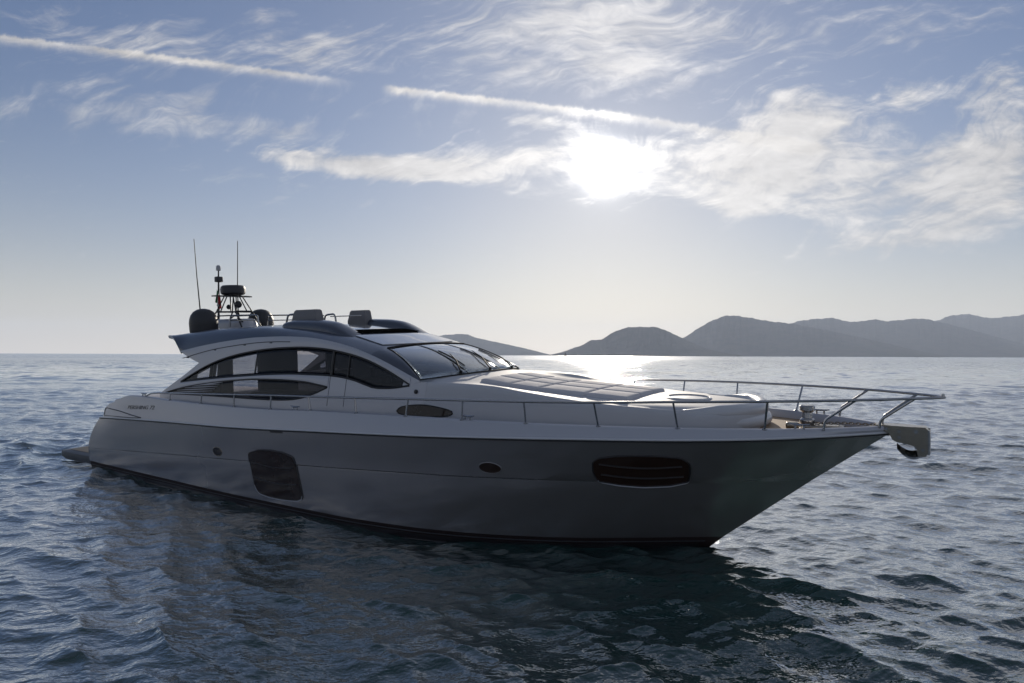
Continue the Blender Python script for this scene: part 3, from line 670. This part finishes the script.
for sg in (1, -1):
    wu = side_window(WU_B, WU_T, -13.43, -5.43, sg); wl = side_window(WL_B, WL_T, -14.13, -7.71, sg)
    wu['side'] = wl['side'] = sg
    window_border(wu, lambda s: max(WU_B(s), WU_T(s) - .085), WU_T, -13.4, -5.5); window_border(wu, WU_B, lambda s: min(WU_T(s), WU_B(s) + .05), -13.4, -5.5)
    window_border(wu, WU_B, WU_T, -13.4, -12.75); window_border(wu, WU_B, WU_T, -12.22, -11.2 if False else -11.93); window_border(wl, WL_B, WL_T, -14.1, -11.6)
    del wu['side'], wl['side']
    for s, r_, e_ in ((-7.64, .03, .012), (-7.15, .018, .012), (-12.05, .022, .045), (-10.3, .022, .045)):
        MB().tube([P(s, sg * (S_(s, z) - e_), z) for z in np.linspace(WU_B(s) + .01, WU_T(s) - .01, 6)], r_, 6).build('window_mullion', M_BLACK, wu)
    mb = MB()
    for k in range(5):       # louvres in the tail of the lower window
        z0 = 2.455 + .055 * k; c = [(s, min(z0 + (s + 14.0) * .06, WL_T(s) - .02)) for s in np.linspace(-13.9 + .35 * k, -11.9 + .10 * k, 14)]
        mb.tube([P(s, sg * (S_(s, z) + .004), z) for s, z in c], [.004 + .012 * math.sin(math.pi * i / 13) for i in range(14)], 6)
    mb.build('louvre', M_TOP, wl)
    for s, z0, z1 in ((-7.645, 2.42, 3.06), (-7.16, 2.42, 3.0)):       # seams of the side door
        MB().tube([P(s, sg * (S_(s, z) + .001), z) for z in np.linspace(z0, z1, 8)], .006, 6).build('door_seam', M_SEAM, cabin)
    c = spl([(-13.5, 3.385, 0), (-12.29, 3.60, 0), (-11.2, 3.725, 0), (-10.18, 3.80, 0), (-9.6, 3.815, 0), (-9.1, 3.812, 0)], 40)
    mb = MB(); mb.tube([P(s, sg * (S_(s, z) + .012), z) for s, z, _ in c], .011, 6)
    for i in (2, 13, 24, 33): s, z, _ = c[i]; mb.box(P(s, sg * (S_(s, z) + .008), z - .02), (.10, .03, .035), .008)
    mb.build('arch_trim', M_SEAM, cabin)
    MB().lathe([(.0, -.02), (.04, -.02), (.045, .02), (.03, .035), (0, .04)], P(-5.237, sg * S_(-5.237, 2.80), 2.80), (0, -sg, .2), 16).build('side_lamp', M_BLACK, cabin)

# roof shell, arching from the cabin side; its tail overhangs the cockpit
ZC = c1([(-15.1, 3.95), (-14.4, 4.06), (-13.7, 4.13), (-12.4, 4.21), (-10.8, 4.235), (-9.9, 4.20), (-9, 4.14), (-8.5, 4.09), (-7.98, 4.015), (-7.56, 3.935), (-7, 3.80), (-6.55, 3.69)])
def roof_z(s, a):
    a = abs(a); ss = max(s, -13.72); ze = ARCH_T(ss) + (max(0, -13.72 - s)) * .55; ae = S_(ss, ARCH_T(ss)); zc = ZC(s); a1 = 1.28
    z1 = zc - .045
    if a <= a1: return zc - .045 * (a / a1) ** 2
    t = min(1, (a - a1) / (ae - a1)); p = 3.6 if s < -10.5 else max(1.35, 3.6 - (s + 10.5) * .62)
    return z1 - (z1 - ze) * t ** p
def roof_pt(v, i, n, lift=0.):
    """v: 0 centre .. 1 edge; i: station"""
    vv = v * 1.0; s_start = -15.05 + .45 * vv ** 2 + (.88 * max(0, (vv - .80) / .2)) * 1.0
    s_end = -6.55
    s = s_start + (s_end - s_start) * i / (n - 1); ss = max(s, -13.72); ae = S_(ss, ARCH_T(ss)); a = ae * (1 - (1 - vv) ** 1.25)
    return s, a, roof_z(s, a) + lift
V = np.linspace(0, 1, 26); NS = 60
mb = MB(); A = []; B = []
for i in range(NS):
    A.append([P(s, -a, z) for s, a, z in (roof_pt(v, i, NS) for v in V[:0:-1])] + [P(s, a, z) for s, a, z in (roof_pt(v, i, NS) for v in V)])
    B.append([P(s, -a * .985, z - .07) for s, a, z in (roof_pt(v, i, NS) for v in V[:0:-1])] + [P(s, a * .985, z - .07) for s, a, z in (roof_pt(v, i, NS) for v in V)])
mb.shell(A, B); roof = mb.build('roof', M_ROOF, yacht, 40)
# windscreen: three curved panes between the foredeck and the roof
def ws_base(a): t = a / 1.8; return np.array([-4.84 - .36 * abs(t) ** 2.2, a, 3.085 - .06 * t * t])
def ws_top(a): t = a / 1.35; return np.array([-6.55 + .03 * t * t, a, 3.70 - .055 * t * t])
def ws_pt(x, y, d=0.):
    p = ws_base(1.8 * x) * (1 - y) + ws_top(1.35 * x) * y; b = 4 * y * (1 - y)
    return p + np.array([.06, 0, .09]) * b * (1 - .3 * x * x) + np.array([.5, 0, .86]) * d
# pillars beside the windscreen
for sg in (1, -1):
    mb = MB()
    A = []; B = []
    for y in np.linspace(0, 1, 24):
        pi = ws_pt(sg * .995, y); s = -5.17 + (-6.55 + 5.17) * y; po = np.array([s, sg * S_(s, ARCH_T(s)), ARCH_T(s)])
        A.append([P(*(pi + (po - pi) * t + np.array([0, 0, .035 * 4 * t * (1 - t)]))) for t in np.linspace(0, 1, 5)]); B.append([P(*(pi + (po - pi) * t - np.array([0, 0, .05]))) for t in np.linspace(0, 1, 5)])
    mb.shell(A, B)
    mb.build('windscreen_pillar', M_ROOF, roof, 40)
for x0, x1 in ((-.985, -.333), (-.327, .327), (.333, .985)):
    A = [[P(*ws_pt(x, y, .004)) for y in np.linspace(.02, .985, 14)] for x in np.linspace(x0, x1, 14)]; B = [[P(*ws_pt(x, y, -.006)) for y in np.linspace(.02, .985, 14)] for x in np.linspace(x0, x1, 14)]
    MB().shell(A, B).build('windscreen', G_WS, yacht, None)
mb = MB(); mb.tube([P(*ws_pt(x, .995, .004)) for x in np.linspace(-.99, .99, 40)], .024, 8); mb.tube([P(*ws_pt(x, .008, .0)) for x in np.linspace(-.99, .99, 40)], .014, 8)
for x in (-.99, -.33, .33, .99): mb.tube([P(*ws_pt(x, y, .0)) for y in np.linspace(0, 1, 14)], .018 if abs(x) > .5 else .006, 6)
mb.build('windscreen_frame', M_BLACKM, yacht)
for xs, xe in (((.45, .03), (.25, .46)), ((-.10, .03), (-.32, .50)), ((-.70, .02), (-.78, .46))):
    mb = MB(); p0, p1 = ws_pt(*xs, .03), ws_pt(*xe, .05); mid = (p0 + p1) / 2 + np.array([.03, 0, .05])
    mb.tube([P(*p0), P(*mid), P(*p1)], [.018, .016, .01], 6); mb.lathe([(.03, -.03), (.035, .02), (.02, .035)], P(*p0), (0, 0, 1), 12)
    w_ = MB(); w_.tube([P(*ws_pt(xe[0] + .02 + .03 * t, xe[1] - .30 + .45 * t, .02)) for t in np.linspace(0, 1, 8)], .014, 6)
    ar = mb.build('wiper', M_BLACKM, yacht); w_.build('wiper_blade', M_BLACKM, ar)

# roof fittings: glass panels, black gap, humps beside the hatch
def roof_slab(name, s0, s1, a0, a1, mt, d0=.012, d1=.03, par=None, tilt=0., n=16):
    A = []; B = []
    for s in np.linspace(s0, s1, n):
        aa = np.linspace(a0, a1, 16)
        def q(a, d):
            cur = .16 * (a / 1.2) ** 2
            return P(s - cur, a, roof_z(s - cur, a) + d + tilt * (s1 - s) / (s1 - s0))
        A.append([q(a, d1) for a in aa]); B.append([q(a, d0) for a in aa])
    return MB().shell(A, B).build(name, mt, par or roof, 40)
M_RGLASS = mat('roof_glass_panel', (.20, .215, .25), .3, .16, 1., .04, .04, 1.)
roof_slab('sunroof_front_panel', -7.62, -6.62, -1.22, 1.22, M_RGLASS, .004, .022)
roof_slab('sunroof_gap', -7.98, -7.63, -1.26, 1.26, M_MATT, .002, .055)
roof_slab('sunroof_glass', -9.2, -7.9, -.86, .86, M_RGLASS, .02, .05)
HT = c1([(-10.12, 4.19), (-9.98, 4.30), (-9.6, 4.345), (-8.9, 4.325), (-8.4, 4.265), (-8.0, 4.12), (-7.75, 4.0), (-7.5, 3.88), (-7.3, 3.80)])
for sg in (1, -1):
    rows = []
    for s in np.linspace(-10.12, -7.35, 36):
        w_ = .28 * min(1, (s + 10.2) / .25) ** .5 * min(1, (-7.2 - s) / .9) ** .5; ac = 1.16; rows.append([P(s, sg * (ac + w_ * math.cos(t)), max(roof_z(s, ac + w_ * math.cos(t)) - .01, 0) + max(.0, HT(s) - roof_z(s, ac)) * max(0, math.sin(t)) ** .55) for t in np.linspace(0, math.pi, 13)])
    mb = MB(); mb.grid(rows); mb.f.append(tuple(range(13))); hp = mb.build('roof_fairing', M_ROOF, roof, 50)
    mb = MB(); rot = Matrix.Rotation(R_(0), 4, 'Y')
    vs = []
    k_ = 1. if sg > 0 else .74
    for z, l, w_ in ((4.16, .94 * k_, .26), (4.29, .94 * k_, .28), (4.545, .80 * k_, .22), (4.58, .74 * k_, .16)):
        vs.append([P(-9.64 - (1 - k_) * .5 + dx * l / 2 + (z - 4.3) * .08, sg * (.93 + dy * w_ / 2), z) for dx, dy in [(-1, -.9), (-.94, -1), (.94, -1), (1, -.9), (1, .9), (.94, 1), (-.94, 1), (-1, .9)]])
    mb.grid(vs, True); mb.f.append(tuple(range(24, 32))); mb.build('covered_backrest', M_COVER, roof, 40)
    # grab rails along the roof
    mb = MB(); a = sg * .62
    mb.tube(bend([P(-13.4, a, 4.2), P(-13.35, a, 4.53), P(-12.1, a, 4.51), P(-12.06, a, 4.2)], .08), .02, 8); mb.tube([P(-13.37, a, 4.38), P(-12.07, a, 4.37)], .014, 6); mb.build('roof_grab_rail', M_STEEL, roof); mb = MB()
    mb.tube(bend([P(-10.9, a, 4.2), P(-10.8, a, 4.48), P(-10.42, a, 4.50), P(-10.36, a, 4.2)], .1), .026, 8); mb.tube(bend([P(-10.6, a, 4.43), P(-9.4, a, 4.43)], .05), .014, 6)
    mb.build('roof_grab_rail', M_STEEL, roof)
    # satellite domes
    c = P(-14.17, sg * .94, 3.98)
    mb = MB().lathe([(.30, 0), (.355, .03), (.375, .12), (.385, .36), (.375, .46), (.34, .57), (.27, .67), (.17, .735), (.07, .76), (0, .765)], c, (0, 0, 1), 32)
    dm = mb.build('satellite_dome', M_DOME, roof, 50); MB().tube([Vector(c) + Vector((.388 * math.cos(t), .388 * math.sin(t), .30)) for t in np.linspace(0, 6.283, 32, endpoint=False)], .007, 6, True).build('dome_seam', M_BLACK, dm)
# mast
mb = MB(); rows = []
for z, l, w_ in ((4.02, 1.62, .62), (4.3, 1.5, .58), (4.42, 1.36, .50), (4.44, 1.26, .44)):
    rows.append([P(-14.12 + dx * l / 2, dy * w_ / 2, z) for dx, dy in [(-1, -.8), (-.92, -1), (.92, -1), (1, -.8), (1, .8), (.92, 1), (-.92, 1), (-1, .8)]])
mb.grid(rows, True); mb.f.append(tuple(range(24, 32))); mast = mb.build('mast_base', M_TOP, roof, 40)
mb = MB()
for a in (-.27, .27):
    mb.tube(bend([P(-15.0, a * 1.2, 4.06), P(-14.62, a, 4.67), P(-13.62, a, 4.64), P(-13.25, a * 1.2, 4.15)], .1), .023, 8)
    mb.tube(bend([P(-14.9, a * 1.1, 4.40), P(-14.55, a, 4.54), P(-13.6, a, 4.54), P(-13.3, a, 4.34)], .06), .02, 8)
    for s0, s1 in ((-14.62, -14.36), (-14.40, -14.22), (-13.86, -14.06), (-13.62, -13.92)): mb.tube([P(s0, a, 4.64), P(s1, a * .55, 5.12)], .018, 8)
for s in (-14.6, -13.65): mb.tube([P(s, -.27, 4.66), P(s, .27, 4.66)], .022, 8)
frame = mb.build('mast_frame', M_BLACK, roof)
mb = MB(); mb.prism([(-.12, -.62), (.02, -.62), (.17, -.3), (.19, 0), (.17, .3), (.02, .62), (-.12, .62), (-.2, 0)], 5.10, 5.135, lambda u, v, t: P(-14.14 + u, v, t)); mb.build('mast_spreader', M_BLACK, frame)
MB().lathe([(.20, 5.13), (.24, 5.15), (.31, 5.17), (.345, 5.21), (.355, 5.32), (.335, 5.40), (.28, 5.44), (0, 5.45)], P(-14.14, 0, 0), (0, 0, 1), 32).build('radar_dome', M_DOME, frame)
MB().lathe([(0, -.13), (.07, -.12), (.10, -.04), (.105, .02), (.08, .09), (0, .11)], P(-13.72, .12, 4.86), (1, -.3, 0), 20).build('searchlight', M_BLACK, frame)
MB().lathe([(0, -.08), (.05, -.07), (.075, 0), (.05, .06), (0, .07)], P(-14.22, .1, 4.80), (1, -.2, 0), 16).build('horn', M_BLACK, frame)
mb = MB(); mb.tube([P(-14.93, 0, 4.30), P(-14.88, 0, 5.2), P(-14.85, 0, 5.96)], [.035, .03, .02], 8); pole = mb.build('light_pole', M_BLACK, roof)
MB().lathe([(.05, 5.92), (.07, 5.94), (.07, 6.0), (.06, 6.06), (.03, 6.09), (0, 6.09)], P(-14.85, 0, 0), (0, 0, 1), 16).build('masthead_light', mat('lamp_lens', (.35, .35, .37), 0, .15, .5), pole)
mb = MB(); mb.box(P(-14.85, 0, 5.66), (.17, .2, .17), .03); mb.build('camera_housing', M_DOME, pole)
# ensign hanging from the pole: three limp stripes in one cloth
def flag():
    cols = [(M_GREEN, 0, 1/3), (M_WHITE, 1/3, 2/3), (M_RED, 2/3, 1)]; root = None
    for mt, u0, u1 in cols:
        A = []; B = []
        for u in np.linspace(u0, u1, 8):
            r1 = []; r2 = []
            for v in np.linspace(0, 1, 14):
                s = -14.86 + .13 * u + .02 * math.sin(9 * u + 3 * v); a = .06 + .06 * math.sin(11 * u + 2 * v) * (.3 + v); z = 5.36 - .40 * v - .26 * u * (1 - .2 * v)
                r1.append(P(s, a, z)); r2.append(P(s, a + .006, z))
            A.append(r1); B.append(r2)
        o = MB().shell(A, B).build('ensign' if root is None else 'ensign_stripe', mt, pole if root is None else root, None); root = root or o
flag()
for pts in ([P(-14.32, .9, 4.1), P(-14.40, .9, 4.77), P(-14.49, .91, 5.7), P(-14.59, .9, 6.78)], [P(-13.84, 0.05, 4.44), P(-13.83, 0.05, 5.47), P(-13.76, 0.05, 6.73)]):
    mb = MB(); mb.tube(pts, [.022, .018, .014, .010][-len(pts):], 6); an = mb.build('whip_antenna', M_BLACK, roof)
    MB().lathe([(.035, -.02), (.035, .18), (.02, .22)], pts[0], Vector(pts[1]) - Vector(pts[0]), 10).build('antenna_base', M_BLACK, an)

# ---- foredeck: coachroof trunk, sun pad, hatch, nose bolster
ZE = c1([(-5.6, 2.99), (-4.39, 2.985), (-3.58, 2.955), (-2.9, 2.87), (-2.09, 2.775), (-1.31, 2.70), (0, 2.63), (.58, 2.595), (1.15, 2.50)])
ZCT = c1([(-5.6, 3.10), (-4.84, 3.07), (-4.3, 2.985), (-3.6, 2.90), (-2.9, 2.84), (-2, 2.785), (-1.1, 2.735), (0, 2.70), (.6, 2.67), (1.15, 2.56)])
def tw(s, z): 
    k = 1. if s < .25 else max(0., 1 - ((s - .25) / .80) ** 2) ** .5
    return (S_(s, z) - .006) * k
rows = []
for s in np.r_[np.linspace(-5.6, .25, 60),   .25 + .80 * np.sin(np.linspace(.05, 1.565, 22))]:
    ze, zc = ZE(s), ZCT(s); w0, w1 = tw(s, 2.0), tw(s, ze); r = []
    for a, z in ((w0, 2.0), (tw(s, 2.3), 2.3), (tw(s, ze - .12) , ze - .12), (tw(s, ze - .05) + .006, ze - .05), (w1 - .012 * (w1 > .1), ze - .008), (w1 * .975, ze + .004), (w1 * .88, ze - .012), (w1 * .84, ze * .6 + zc * .4 - .015), (w1 * .6, zc - .02), (w1 * .3, zc - .005), (0, zc)): r.append((s, a, z))
    rows.append([P(q[0], -q[1], q[2]) for q in r] + [P(*q) for q in r[-2::-1]])
mb = MB(); mb.grid(rows); trunk = mb.build('foredeck_coachroof', M_FORE, yacht, 50)
mb = MB()
def pad_z(s, a): return ZCT(s) - .02 * (a / .9) ** 2
def cushion(s0, s1, a0, a1, th=.062, r=.03):
    A = []; ns, na = 12, 10
    def prm(n): return np.r_[0, .02, .06, np.linspace(.14, .86, n - 6), .94, .98, 1]
    for u in prm(ns):
        row = []
        for v in prm(na):
            s = s0 + (s1 - s0) * u; a = (a0 + (a1 - a0) * v) * (1 - .055 * max(0, (s + 4.2) / 3.1)); e = min(u * (s1 - s0), (1 - u) * (s1 - s0), v * abs(a1 - a0), (1 - v) * abs(a1 - a0))
            k = min(1, e / .035); lift = (th - .018) * (1 - (1 - k) ** 2.2) + .018 * min(1, e / .22) + .012
            if e <= 1e-9: lift = -.015
            row.append(P(s, a, pad_z(s, a) + lift))
        A.append(row)
    mb.grid(A)
for a0, a1 in ((-.96, -.326), (-.322, .322), (.326, .96)):
    for s0, s1 in ((-4.3, -3.616), (-3.612, -2.946), (-2.942, -1.946), (-1.942, -1.09)): cushion(s0, s1, a0, a1)
pad = mb.build('sun_pad', M_PAD, yacht, None)
mb = MB(); mb.lathe([(.40, 0.0), (.41, .022), (.385, .036), (.36, .034), (.35, .016), (0, .03)], P(-.30, .0, 2.695), (.03, 0, 1), 36); hatch = mb.build('round_hatch', M_GEL, yacht)
MB().tube([P(-.30 + .375 * math.cos(t), .375 * math.sin(t), 2.728 - .03 * .375 * math.cos(t)) for t in np.linspace(0, 6.283, 40, endpoint=False)], .007, 6, True).build('hatch_rim', M_SEAM, hatch)
mb = MB()
c = spl([(.0, 1.24, 2.60), (.34, 1.10, 2.60), (.62, .86, 2.60), (.83, .52, 2.60), (.93, .2, 2.59), (.94, 0, 2.59)], 26)
c = [P(*q) for q in c] + [P(q[0], -q[1], q[2]) for q in c[-2::-1]]
mb.tube(c, [.05 + .075 * min(1, min(i, len(c) - 1 - i) / 9) for i in range(len(c))], 14)
c = spl([(.40, 1.08, 2.44), (.68, .84, 2.42), (.88, .52, 2.41), (.99, .2, 2.40), (1.0, 0, 2.40)], 22)
c = [P(*q) for q in c] + [P(q[0], -q[1], q[2]) for q in c[-2::-1]]
mb.tube(c, [.04 + .075 * min(1, min(i, len(c) - 1 - i) / 9) for i in range(len(c))], 14); mb.build('bow_bolster', M_GEL, yacht, None)
for sg in (1, -1):       # low oval light in the side of the coachroof
    o = [(-5.68 + .0, 2.40), (-5.6, 2.48), (-5.3, 2.535), (-5.0, 2.55), (-4.7, 2.525), (-4.4, 2.475), (-4.3, 2.43), (-4.38, 2.375), (-4.7, 2.335), (-5.1, 2.325), (-5.45, 2.335), (-5.62, 2.36)]
    o = [(q[0], q[1]) for q in spl([(a, b, 0) for a, b in o + o[:1]], 40)[:-1]]
    fr = hull_ring('coachroof_window', o, M_BLACK, trunk, sg, .012, .004, 1.0, S_); hull_patch('pane', o, M_PORT, fr, sg, .005, 1., S_)

# ---- interior seen through the glass
mb = MB(); mb.grid([[P(s, t * S_(s, 2.1) * .97, 1.75) for t in (-1, 1)] for s in np.linspace(-12.1, -5.2, 8)]); inside = mb.build('saloon_sole', M_DARKIN, yacht)
def bw(z): return S_(-12.0, z) - .07
mb = MB()
for a0, a1, lo, hi in ((-2, -1.62, 1.75, 3.66), (-.55, .72, 1.75, 3.95), (1.5, 2, 1.75, 3.66), (-1.62, -.55, 3.47, 3.66), (.72, 1.5, 3.47, 3.66), (-1.62, -.55, 1.75, 2.25), (.72, 1.5, 1.75, 2.25)):
    q = [(max(a0, -bw(lo)), lo), (min(a1, bw(lo)), lo), (min(a1, bw(hi)), hi), (max(a0, -bw(hi)), hi)]; mb.prism(q, -12.04, -11.96, lambda u, v, t: P(t, u, v))
bulk = mb.build('aft_bulkhead', M_BLIND, yacht)
for a0, a1 in ((-1.62, -.55), (.72, 1.5)): MB().box(P(-12.0, (a0 + a1) / 2, 2.86), (.02, a1 - a0, 1.22), 0).build('door_pane', G_DOOR, bulk)
def blind(name, lo, hi, s0, s1, sg, mt=M_BLIND, d=.09):
    A = []; B = []
    for i, s in enumerate(np.linspace(s0, s1, 60)):
        zz = np.linspace(lo(s), max(hi(s), lo(s) + .01), 5); fold = .012 * math.sin(i * 1.4)
        A.append([P(s, sg * (S_(s, z) - d + fold), z) for z in zz]); B.append([P(s, sg * (S_(s, z) - d - .02 + fold), z) for z in zz])
    return MB().shell(A, B).build(name, mt, cabin, None)
blind('window_blind', lambda s: WU_B(s) - .03, lambda s: WU_T(s) + .02, -11.9, -5.7, -1); blind('window_blind', lambda s: WL_B(s) - .02, lambda s: WL_T(s) + .02, -13.6, -7.9, -1)
mb = MB(); mb.box(P(-6.0, 0, 2.62), (1.0, 3.2, .55), .12); mb.box(P(-6.45, .7, 2.95), (.35, .9, .22), .06); mb.build('dashboard', M_DARKIN, yacht)
mb = MB()
for a in (.35, 1.0): mb.box(P(-7.5, a, 2.5), (.5, .52, .9), .1); mb.box(P(-7.72, a, 3.05), (.16, .5, .75), .07)
mb.build('helm_seat', M_LEATHER, yacht)
mb = MB(); mb.box(P(-9.9, -1.2, 2.25), (2.6, .9, .8), .12); mb.box(P(-10.0, 1.2, 2.2), (2.4, .8, .7), .12); mb.build('saloon_sofa', M_LEATHER, yacht)
mb = MB(); mb.tube([Vector(P(-6.85, .7, 3.0)) + Vector((.05 * math.sin(t), .19 * math.cos(t), .19 * math.sin(t))) for t in np.linspace(0, 6.283, 24, endpoint=False)], .018, 6, True); mb.build('steering_wheel', M_BLACK, yacht)

# ---- guard rails
RT = [(-2.37, 2.33, 2.79), (-1.11, 2.16, 2.82), (.11, 1.83, 2.85), (1.38, 1.38, 2.87), (2.49, .85, 2.885), (3.27, .32, 2.89), (3.62, 0., 2.89)]
AFT = [(-14.5, 2.36), (-14.1, 2.465), (-13.17, 2.507), (-11.7, 2.557), (-10.3, 2.602), (-8.93, 2.644), (-7.59, 2.673), (-6.23, 2.705), (-4.94, 2.738), (-3.66, 2.764)]
rail = [(s, bdeck(s) - .04 + .04 * max(0, (s + 5) / 3) , z) for s, z in AFT] + RT
def rail_line(sg):
    c = spl(rail[:-2] + [(3.27, .32, 2.89), (3.50, .13, 2.89), (3.60, .0, 2.89)], 150); return [P(s, sg * a, z) for s, a, z in c], c
for sg in (1, -1):
    pts, c = rail_line(sg); gr = MB().tube(pts, .021, 8).build('guard_rail', M_STEEL, yacht, 60)
    posts = [-13.14, -11.68, -10.28, -8.92, -7.58, -6.22, -4.93, -3.65, -2.38, -1.13, .09, 1.30]
    for s in posts:
        j = min(range(len(c)), key=lambda k: abs(c[k][0] - s - (.08 if s > 1 else 0))); b = bdeck(s) - .03
        p0 = P(s, sg * b, dz_(s) - .01); MB().tube([p0, pts[j]], .017, 8).lathe([(.04, 0), (.04, .015), (.022, .03)], p0, (0, 0, 1), 12).build('stanchion', M_STEEL, gr)
    for b0, top in (((2.07, .82), (2.49, .85)), ((2.76, .22), (3.27, .32))):
        j = min(range(len(c)), key=lambda k: abs(c[k][0] - top[0])); p0 = P(b0[0], sg * b0[1], 2.40); p1 = P(b0[0] + .02, sg * (b0[1] + .01), 2.56 if b0[0] < 2.5 else 2.53)
        MB().tube(bend([p0, p1, pts[j]], .05), .019, 8).build('stanchion', M_STEEL, gr)
MB().lathe([(0, -.02), (.022, -.015), (.026, .01), (.015, .03), (0, .032)], P(3.58, 0, 2.915), (0, 0, 1), 12).build('bow_light', M_WHITE, gr)
def cleat(s, sg):
    mb = MB(); b = bdeck(s) - .06; z = dz_(s); c = P(s, sg * b, z)
    for d in (-.06, .06): mb.tube([P(s + d, sg * b, z - .01), P(s + d, sg * b, z + .06)], .016, 8)
    mb.tube([P(s - .15, sg * b, z + .075), P(s - .06, sg * b, z + .062), P(s + .06, sg * b, z + .062), P(s + .15, sg * b, z + .075)], [.01, .018, .018, .01], 8)
    mb.build('cleat', M_STEEL, bulwark)
for sg in (1, -1):
    for s in (-3.55, 1.75, -8.1, -14.6): cleat(s, sg)
# windlass, bow roller and anchor
mb = MB(); mb.lathe([(.17, 2.22), (.17, 2.27), (.12, 2.30), (.10, 2.36), (.12, 2.40), (.115, 2.44), (.085, 2.47), (.08, 2.56), (.12, 2.60), (.12, 2.66), (.10, 2.68), (0, 2.685)], P(1.70, 0, .0), (0, 0, 1), 24)
wl_ = mb.build('windlass', M_STEEL, yacht)
mb = MB(); mb.box(P(1.95, 0, 2.325), (.6, .3, .08), .03); mb.box(P(1.5, .16, 2.345), (.2, .16, .12), .04); mb.build('windlass_housing', M_DSTEEL, wl_)
mb = MB()
for k in range(22):
    s = 1.85 + k * .05; mb.tube([Vector(P(s, 0, 2.385 + .03 * min(1, k / 8))) + (Vector((.034 * math.cos(t), .018 * math.sin(t), 0)) if k % 2 else Vector((.034 * math.cos(t), 0, .018 * math.sin(t)))) for t in np.linspace(0, 6.283, 10, endpoint=False)], .008, 5, True)
mb.build('anchor_chain', M_DSTEEL, wl_)
mb = MB()
pl_ = [(2.62, 2.42), (2.95, 2.44), (3.2, 2.435), (3.36, 2.42), (3.41, 2.36), (3.40, 2.06), (3.36, 2.0), (3.26, 2.0), (3.24, 2.14), (3.12, 2.17), (2.99, 2.19), (2.93, 2.22), (2.88, 2.33)]
for a in (-.13, .13): mb.prism(pl_, a - .012, a + .012, lambda u, v, t: P(u, t, v))
mb.prism([(2.7, 2.44), (3.36, 2.435), (3.42, 2.36), (3.42, 2.04), (3.405, 2.04), (3.40, 2.35), (3.35, 2.42), (2.7, 2.425)], -.118, .118, lambda u, v, t: P(u, t, v))
br = mb.build('bow_roller', M_DSTEEL, yacht, 30)
MB().lathe([(.06, -.11), (.035, -.03), (.035, .03), (.06, .11)], P(3.27, 0, 2.36), (0, 1, 0), 16).build('roller_wheel', M_STEEL, br)
for s_, z_ in ((3.02, 2.36), (3.02, 2.27), (3.33, 2.10), (2.85, 2.39)): MB().lathe([(.022, -.16), (.026, -.15), (.026, .15), (.022, .16)], P(s_, 0, z_), (0, 1, 0), 10).build('bolt', M_STEEL, br)
mb = MB(); mb.tube([P(3.40, -.13, 2.40), P(3.40, -.13, 2.03)], .016, 6); mb.build('edge_bead', M_STEEL, br); mb = MB(); mb.tube([P(3.40, .13, 2.40), P(3.40, .13, 2.03)], .016, 6); mb.build('edge_bead', M_STEEL, br)
MB().lathe([(.03, -.155), (.03, .155)], P(3.24, 0, 2.37), (0, 1, 0), 12).build('roller_pin', M_STEEL, br)
mb = MB(); mb.prism([(2.75, 2.36), (3.15, 2.345), (3.24, 2.28), (3.27, 2.1), (3.22, 2.08), (3.18, 2.24), (3.1, 2.29), (2.75, 2.31)], -.03, .03, lambda u, v, t: P(u, t, v)); an = mb.build('anchor', M_STEEL, yacht)
rows = []
for t in np.linspace(0, 1, 12):
    s = 3.34 - .36 * t; zc_ = 2.04 - .05 * math.sin(math.pi * t * .9) + .10 * t ** 3; w_ = .02 + .15 * (1 - (abs(t - .35) / .65) ** 1.6) if t < 1 else .02
    rows.append([P(s, w_ * q, zc_ + .07 * (1 - abs(q)) * (1 - .5 * t) - .02 * abs(q)) for q in np.linspace(-1, 1, 9)])
rb = [[(x, y, z - .03) for x, y, z in r] for r in rows]
MB().shell(rows, rb).build('anchor_fluke', M_STEEL, an)

# ------------------------------------------------------------------ the far sailing boat
def sailboat(az, dist):
    a = R_(az); r = thing('sailing_boat', 'tiny distant sailing boat below the low end of the wooded headland', 'sailing boat', (math.sin(a) * dist, math.cos(a) * dist, 0)); r.rotation_euler = (0, 0, R_(25))
    mb = MB(); rows = []
    for s in np.linspace(-1, 1, 16):
        w_ = 1.75 * (1 - max(0, s * .95) ** 2.2) * (.85 if s < -.9 else 1); x = s * 5.6
        rows.append([(x, w_ * math.sin(t), .95 + .12 * s + (-.9) * math.cos(t) * (1 if w_ > .3 else .6)) if abs(t) < 1.56 else (x, w_ * math.sin(t), 1.05 + .15 * s) for t in np.linspace(-1.57, 1.57, 11)])
    mb.grid(rows); mb.grid([[r_[0], ((r_[0][0] + r_[-1][0]) / 2, 0, r_[0][2] + .08), r_[-1]] for r_ in rows]); mb.box((-.6, 0, 1.35), (3.6, 1.7, .6), .15); mb.build('hull', M_BLACK, r)
    MB().tube([(.6, 0, 1), (.6, 0, 15.2)], .09, 8).build('mast', M_BLACK, r)
    MB().tube([(.6, 0, 2.4), (-4.2, .5, 2.4)], .08, 8).build('boom', M_BLACK, r)
    for nm, p in (('mainsail', [(.5, 0, 2.6), (-4.1, .5, 2.6), (.5, 0, 14.9)]), ('jib', [(5.3, 0, 1.5), (.3, .5, 1.9), (.6, 0, 13.4)])):
        A = []; B = []; p = [Vector(q) for q in p]
        for u in np.linspace(0, 1, 9):
            ra = []; rb = []
            for v in np.linspace(0, 1, 9):
                q = (p[0] * (1 - u) + p[1] * u) * (1 - v) + p[2] * v + Vector((0, .7 * math.sin(math.pi * u) * (1 - v), 0)); ra.append(tuple(q)); rb.append((q.x, q.y + .02, q.z))
            A.append(ra); B.append(rb)
        MB().shell(A, B).build(nm, M_BLIND, r, None)
sailboat(4.62, 2300)
